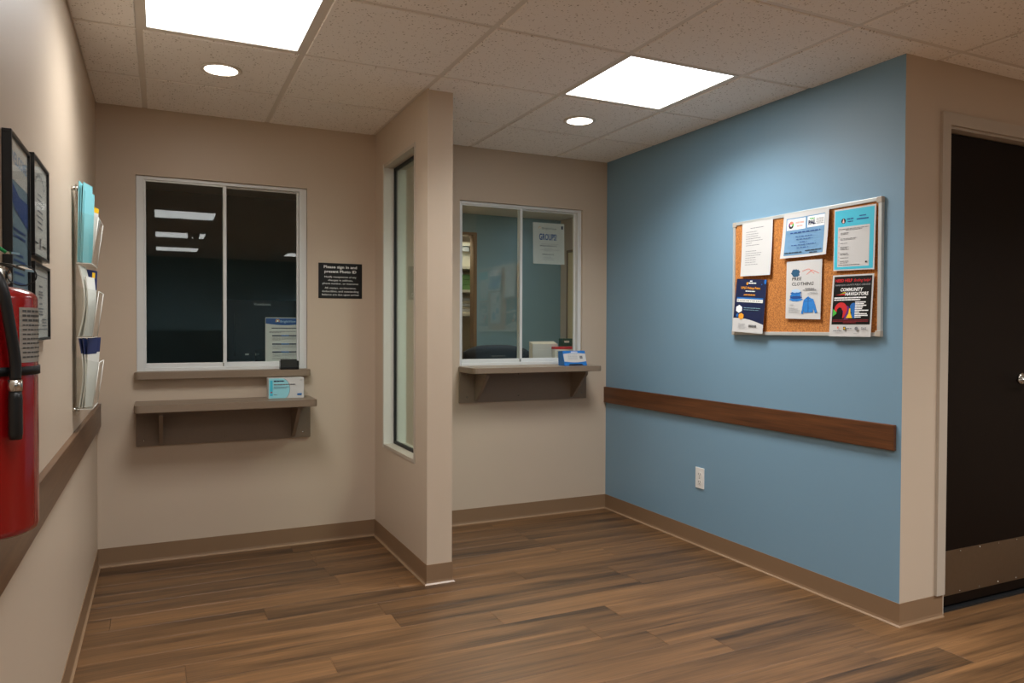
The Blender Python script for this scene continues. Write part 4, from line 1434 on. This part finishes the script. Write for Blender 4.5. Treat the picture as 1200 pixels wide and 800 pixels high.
g = MB().lathe([(0.0, 0.0), (0.013, 0.0), (0.014, 0.003), (0.014, 0.010), (0.011, 0.012), (0.0, 0.012)], gp, gd, n=20).build('pressure_gauge', 'chrome', t)
hd = MB()
d = Vector((0.93, -0.36, 0)).normalized()
sd = Vector((-d.y, d.x, 0))
def plate(b, pts, w):
    """bent strip along d with half width w"""
    tb = bmesh.new()
    top, bot = [], []
    for (q, z) in pts:
        c_ = Vector((EX, EY, z)) + d * q
        top.append((tb.verts.new(c_ + sd * w), tb.verts.new(c_ - sd * w)))
        c2 = c_ - Vector((0, 0, 0.003))
        bot.append((tb.verts.new(c2 + sd * w), tb.verts.new(c2 - sd * w)))
    for i in range(len(pts) - 1):
        tb.faces.new((top[i][0], top[i][1], top[i + 1][1], top[i + 1][0]))
        tb.faces.new((bot[i][0], bot[i + 1][0], bot[i + 1][1], bot[i][1]))
        tb.faces.new((top[i][0], top[i + 1][0], bot[i + 1][0], bot[i][0]))
        tb.faces.new((top[i][1], bot[i][1], bot[i + 1][1], top[i + 1][1]))
    for i in (0, -1):
        tb.faces.new((top[i][0], top[i][1], bot[i][1], bot[i][0]))
    bmesh.ops.recalc_face_normals(tb, faces=tb.faces)
    b.merge(tb)
plate(hd, [(-0.05, zt + 0.030), (-0.02, zt + 0.024), (0.02, zt + 0.022), (0.045, zt + 0.018), (0.062, zt + 0.012)], 0.010)
hd.build('carry_handle', 'chrome', t)
lv = MB()
plate(lv, [(-0.03, zt + 0.033), (-0.01, zt + 0.038), (0.02, zt + 0.036), (0.045, zt + 0.034)], 0.009)
lv.build('squeeze_lever', 'chrome', t)
MB().tube([(EX - 0.004, EY - 0.030, zt + 0.050), (EX + 0.016, EY - 0.034, zt + 0.046), (EX + 0.034, EY - 0.030, zt + 0.032)], 0.0022, 8).build('tamper_seal', 'seal_green', t)
rp = Vector((EX + 0.050, EY - 0.030, zt + 0.004))
MB().tube([rp + Vector((0.016 * math.cos(2 * PI * k / 20), 0.004, 0.013 * math.sin(2 * PI * k / 20))) for k in range(20)], 0.0009, 6, closed=True).build('pin_wire', 'black_rubber', t)
def cyl_pt(th, z, r):
    return (EX + r * math.cos(th), EY - r * math.sin(th), z)
ths = math.radians(52)
hose = [(EX - 0.004, EY - 0.012, zt + 0.020), (EX + 0.004, EY - 0.040, zt + 0.022), cyl_pt(math.radians(68), zt + 0.006, 0.068), cyl_pt(math.radians(62), ZS + 0.010, 0.077), cyl_pt(math.radians(57), ZS - 0.03, 0.077),
        cyl_pt(ths, ZS - 0.075, 0.0765), cyl_pt(ths, 1.172, 0.0765)]
def smooth_path(P, n=6):
    P = [Vector(p) for p in P]
    out = []
    for i in range(len(P) - 1):
        p0, p1, p2, p3 = P[max(i - 1, 0)], P[i], P[i + 1], P[min(i + 2, len(P) - 1)]
        for k in range(n):
            q = k / n
            out.append(0.5 * ((2 * p1) + (p2 - p0) * q + (2 * p0 - 5 * p1 + 4 * p2 - p3) * q * q + (3 * p1 - p0 - 3 * p2 + p3) * q ** 3))
    return out + [P[-1]]
MB().tube(smooth_path(hose), 0.0064, 14).build('hose', 'black_rubber', t)
MB().tube([cyl_pt(ths, 1.172, 0.0765), cyl_pt(ths, 1.158, 0.0765)], 0.0080, 14).build('hose_clamp', 'chrome', t)
MB().tube([cyl_pt(ths, 1.160, 0.0765), cyl_pt(ths, 1.150, 0.0765), cyl_pt(ths, 1.105, 0.0765), cyl_pt(ths, 1.098, 0.0765)], [0.0066, 0.0076, 0.0078, 0.0066], 14).build('nozzle', 'black_rubber', t)
# strap, wall bracket and printed label
MB().lathe([(ER + 0.0004, 0.0), (ER + 0.0022, 0.0), (ER + 0.0022, 0.011), (ER + 0.0004, 0.011), (ER + 0.0004, 0.0)], (EX, EY, 1.176), n=56).build('strap', 'black_plastic', t)
b = MB()
b.box(XL + 0.0005, XL + 0.006, EY - 0.025, EY + 0.025, 0.985, 1.30)
b.box(XL + 0.006, EX - ER + 0.004, EY - 0.02, EY + 0.02, 1.16, 1.20)
b.box(XL + 0.006, EX - 0.03, EY - 0.03, EY + 0.03, 0.964, 0.970)
b.build('wall_bracket', 'black_plastic', t)
lb = bmesh.new()
th0, th1, n = math.radians(40), math.radians(-75), 20
z0_, z1_ = 1.192, 1.262
R1 = [lb.verts.new(cyl_pt(th0 + (th1 - th0) * k / n, z0_, ER + 0.0005)) for k in range(n + 1)]
R2 = [lb.verts.new(cyl_pt(th0 + (th1 - th0) * k / n, z1_, ER + 0.0005)) for k in range(n + 1)]
for k in range(n):
    lb.faces.new((R1[k], R1[k + 1], R2[k + 1], R2[k]))
bmesh.ops.recalc_face_normals(lb, faces=lb.faces)
L_b = MB().merge(lb, None, True).build('label', 'label_silver', t)
tx = MB()
r_ = random.Random(5)
for k in range(11):
    z = 1.256 - k * 0.0058
    a = 36.0
    while a > -60:
        w = r_.uniform(4, 9)
        q = [lb for lb in ()]
        tb = bmesh.new()
        A_, B_ = math.radians(a), math.radians(a - w * 0.8)
        hh = 0.0028 if k < 3 else 0.0018
        vs_ = [tb.verts.new(cyl_pt(A_, z, ER + 0.0009)), tb.verts.new(cyl_pt(B_, z, ER + 0.0009)), tb.verts.new(cyl_pt(B_, z + hh, ER + 0.0009)), tb.verts.new(cyl_pt(A_, z + hh, ER + 0.0009))]
        tb.faces.new(vs_)
        tx.merge(tb)
        a -= w
tx.build('label_text', 'slot_dark', L_b)['kind'] = 'stuff'

# ---------------------------------------------------------------- dark office: desk, monitor
t = thing('office_desk', (0.45, 4.9, 0), 'dark desk inside the dark office behind the left window', 'desk')
MB().box(-0.25, 1.12, 4.48, 5.25, 0.84, 0.872, None, 0.003).build('desk_top', 'felt_dark', t)
for x in (-0.22, 1.05):
    bx('side_panel', x, x + 0.03, 4.50, 5.22, 0.0, 0.8395, 'felt_dark', t)
t = thing('monitor', (0.575, 4.90, 0.872), 'black computer monitor seen from behind through the dark left window', 'monitor')
MX0, MX1, MY = 0.345, 0.805, 4.84
MB().prism(rounded(MX0, MX1, 1.035, 1.408, 0.010), 'y', MY, MY + 0.045, None, 0.003).build('shell', 'black_plastic', t)
MB().prism(rounded(MX0 + 0.07, MX1 - 0.07, 1.06, 1.335, 0.012), 'y', MY - 0.022, MY, None, 0.004).build('rear_housing', 'black_plastic', t)
MB().box(0.535, 0.615, MY - 0.03, MY - 0.0, 0.885, 1.10, None, 0.004).build('stand_neck', 'black_plastic', t)
MB().prism(rounded(0.46, 0.69, MY - 0.08, MY + 0.11, 0.03), 'z', 0.8725, 0.886, None, 0.003).build('stand_base', 'black_plastic', t)
s = Sheet([(0.345, MY - 0.0005, 1.408), (0.805, MY - 0.0005, 1.408), (0.805, MY - 0.0005, 1.035), (0.345, MY - 0.0005, 1.035)], (0, -1, 0))
s.text('brand_lettering', 'ink_white', 'ViewSonic', 0.51, 0.915, 0.042, fit=0.22)
s.prints(t)
pl = MB()
pl.box(0.475, 0.497, MY - 0.026, MY - 0.021, 1.068, 1.078)
pl.box(0.535, 0.557, MY - 0.030, MY - 0.021, 1.066, 1.080)
pl.build('ports', 'card_white', t)

# ---------------------------------------------------------------- lit office: counter, files, chair, shelves
t = thing('inner_counter', (2.3, 4.7, 0), 'counter inside the lit office behind the right window', 'counter')
MB().box(1.30, 3.80, 4.4465, 4.90, 0.965, 0.996, None, 0.003).build('counter_top', 'desk_brown', t)
for x in (1.40, 2.60, 3.70):
    bx('support_panel', x, x + 0.03, 4.4465, 4.86, 0.0, 0.9645, 'desk_brown', t)
t = thing('file_folders', (2.45, 4.62, 0.996), 'upright stack of cream folders behind the lower right pane', 'folders')
for k in range(9):
    MB().box(2.352 + 0.0012 * (k % 3), 2.552 - 0.004 * (k % 2), 4.60 + k * 0.007, 4.605 + k * 0.007, 0.9965, 1.132 + 0.002 * k, None, 0.0008).build('folder', 'paper_cream' if k % 2 else 'paper_white', t)
t = thing('form_box', (2.62, 4.56, 0.996), 'white box with red top edge beside the cream folders', 'box')
MB().box(2.500, 2.660, 4.545, 4.590, 0.9965, 1.094, None, 0.001).build('carton', 'card_white', t)
MB().box(2.498, 2.662, 4.543, 4.592, 1.0945, 1.112, None, 0.001).build('lid', 'red_card', t)
s = Sheet([(2.502, 4.5445, 1.094), (2.658, 4.5445, 1.094), (2.658, 4.5445, 0.998), (2.502, 4.5445, 0.998)], (0, -1, 0))
for k in range(5):
    s.words('print', 'ink_grey', 0.10, 0.55, 0.80 - k * 0.13, 0.05, k, ragged=0.3)
s.prints(t)
t = thing('tea_tin', (2.67, 4.66, 0.996), 'dark green box behind the red topped box', 'box')
MB().box(2.615, 2.715, 4.640, 4.700, 0.9965, 1.168, None, 0.002).build('carton', 'green_dark', t)
MB().box(2.628, 2.668, 4.6385, 4.6398, 1.138, 1.152).build('print_patch', 'card_white', t)

t = thing('office_chair', (2.36, 5.40, 0), 'black office chair with curved backrest behind the lit right window', 'office chair')
cxm, cyc = 2.395, 5.32
tb = bmesh.new()
nu, nv = 14, 8
def bp(u, v, o):
    a = (u - 0.5) * 1.1
    w = 0.275
    z = 0.64 + v * 0.470 - 0.055 * abs(2 * u - 1) ** 3 * (v ** 2)
    return Vector((cxm + w * math.sin(a) / math.sin(0.55), cyc + 0.10 * (1 - math.cos(a)) * -1 + 0.06 * (v - 0.5) * -1 + o, z))
A = [[tb.verts.new(bp(i / nu, j / nv, 0)) for i in range(nu + 1)] for j in range(nv + 1)]
B = [[tb.verts.new(bp(i / nu, j / nv, 0.055)) for i in range(nu + 1)] for j in range(nv + 1)]
for j in range(nv):
    for i in range(nu):
        tb.faces.new((A[j][i], A[j][i + 1], A[j + 1][i + 1], A[j + 1][i]))
        tb.faces.new((B[j][i], B[j + 1][i], B[j + 1][i + 1], B[j][i + 1]))
for i in range(nu):
    tb.faces.new((A[0][i], B[0][i], B[0][i + 1], A[0][i + 1]))
    tb.faces.new((A[nv][i], A[nv][i + 1], B[nv][i + 1], B[nv][i]))
for j in range(nv):
    tb.faces.new((A[j][0], A[j + 1][0], B[j + 1][0], B[j][0]))
    tb.faces.new((A[j][nu], B[j][nu], B[j + 1][nu], A[j + 1][nu]))
bmesh.ops.recalc_face_normals(tb, faces=tb.faces)
MB().merge(tb, None, True).build('backrest', 'black_fabric', t)
MB().box(cxm - 0.06, cxm + 0.06, cyc - 0.052, cyc - 0.035, 1.015, 1.026, None, 0.002).build('maker_tag', 'slot_dark', t)
MB().prism(rounded(cxm - 0.25, cxm + 0.25, 5.40, 5.90, 0.08), 'z', 0.46, 0.54, None, 0.01).build('seat', 'black_fabric', t)
MB().tube([(cxm, 5.36, 0.66), (cxm, 5.42, 0.50), (cxm, 5.62, 0.45)], 0.025, 10).build('back_support', 'black_plastic', t)
MB().tube([(cxm, 5.65, 0.46), (cxm, 5.65, 0.10)], 0.028, 12).build('gas_lift', 'black_plastic', t)
for k in range(5):
    a = 2 * PI * k / 5
    leg = MB().tube([(cxm, 5.65, 0.11), (cxm + 0.28 * math.cos(a), 5.65 + 0.28 * math.sin(a), 0.07)], [0.026, 0.018], 8).build('leg', 'black_plastic', t)
    MB().lathe([(0.0, -0.012), (0.026, -0.012), (0.026, 0.012), (0.0, 0.012)], (cxm + 0.28 * math.cos(a), 5.65 + 0.28 * math.sin(a), 0.027), (math.sin(a), -math.cos(a), 0), n=14).build('caster', 'black_rubber', leg)

t = thing('supply_shelf', (2.7, 7.45, 0), 'cream supply shelving in the closet beyond the lit office', 'shelving')
SX0, SX1, SY0, SY1 = 1.83, 3.19, 7.30, 7.66
for z in (0.45, 0.90, 1.395, 1.648, 1.895, 2.14):
    MB().box(SX0, SX1, SY0, SY1, z - 0.028, z, None, 0.002).build('shelf_board', 'shelf_cream', t)
for x in (SX0 - 0.002, SX1 - 0.02):
    bx('side_panel', x, x + 0.022, SY0, SY1, 0, 2.2, 'shelf_cream', t)
bx('back_panel', SX0, SX1, SY1, SY1 + 0.01, 0, 2.2, 'shelf_cream', t)
for k, (xa, xb, h) in enumerate(((2.80, 3.02, 0.022), (2.79, 3.03, 0.026), (2.81, 3.02, 0.020), (2.80, 3.01, 0.026), (2.82, 3.03, 0.024), (2.80, 3.02, 0.03))):
    z = 1.3955 + sum((0.022, 0.026, 0.020, 0.026, 0.024, 0.03)[:k]) + 0.004 * k
    pos = ('bottom ream', 'second ream from the bottom', 'third ream from the bottom', 'third ream from the top', 'second ream from the top', 'top ream')[k]
    tag(bx('paper_ream', xa, xb, 7.33 + 0.006 * (k % 3), 7.60, z, z + h, 'paper_white' if k % 2 else 'paper_cream', None, 0.002), '%s of the white paper stack on the closet shelf' % pos, 'paper ream', 'paper reams in the closet')
for k in range(3):
    z = 1.6485 + k * 0.055
    tag(bx('green_box', 2.78 + 0.01 * k, 3.04 - 0.006 * k, 7.33, 7.60, z, z + 0.053, 'green_binder', None, 0.002),
        ('lowest', 'middle', 'top')[k] + ' flat green box of three on the closet shelf', 'box', 'green boxes in the closet')
tag(bx('white_carton', 2.74, 2.975, 7.31, 7.60, 2.0555, 2.111, 'paper_white', None, 0.002), 'bright white carton below the top shelf of the closet', 'box')
tag(bx('cream_carton', 2.72, 3.04, 7.34, 7.60, 1.8955, 2.055, 'paper_cream', None, 0.002), 'cream carton under the bright white one in the closet', 'box')

# office lamp, plus an unseen one added to brighten the closet (the room beyond the right window is lit)
for (name, cx, cy, sx, sy, lab) in (('ceiling_light', 2.55, 5.25, 0.58, 0.58, 'square ceiling panel inside the lit office, out of sight above the window'),
                                     ('ceiling_light', 2.55, 7.14, 0.60, 0.20, 'unseen ceiling lamp added to brighten the supply closet')):
    t = thing(name, (cx, cy, HC - 0.003), lab, 'ceiling light')
    bx('frame', cx - sx / 2 - 0.015, cx + sx / 2 + 0.015, cy - sy / 2 - 0.015, cy + sy / 2 + 0.015, HC - 0.012, HC - 0.0035, 'tee_metal', t)
    bx('diffuser', cx - sx / 2, cx + sx / 2, cy - sy / 2, cy + sy / 2, HC - 0.016, HC - 0.0125, 'office_glow', t)
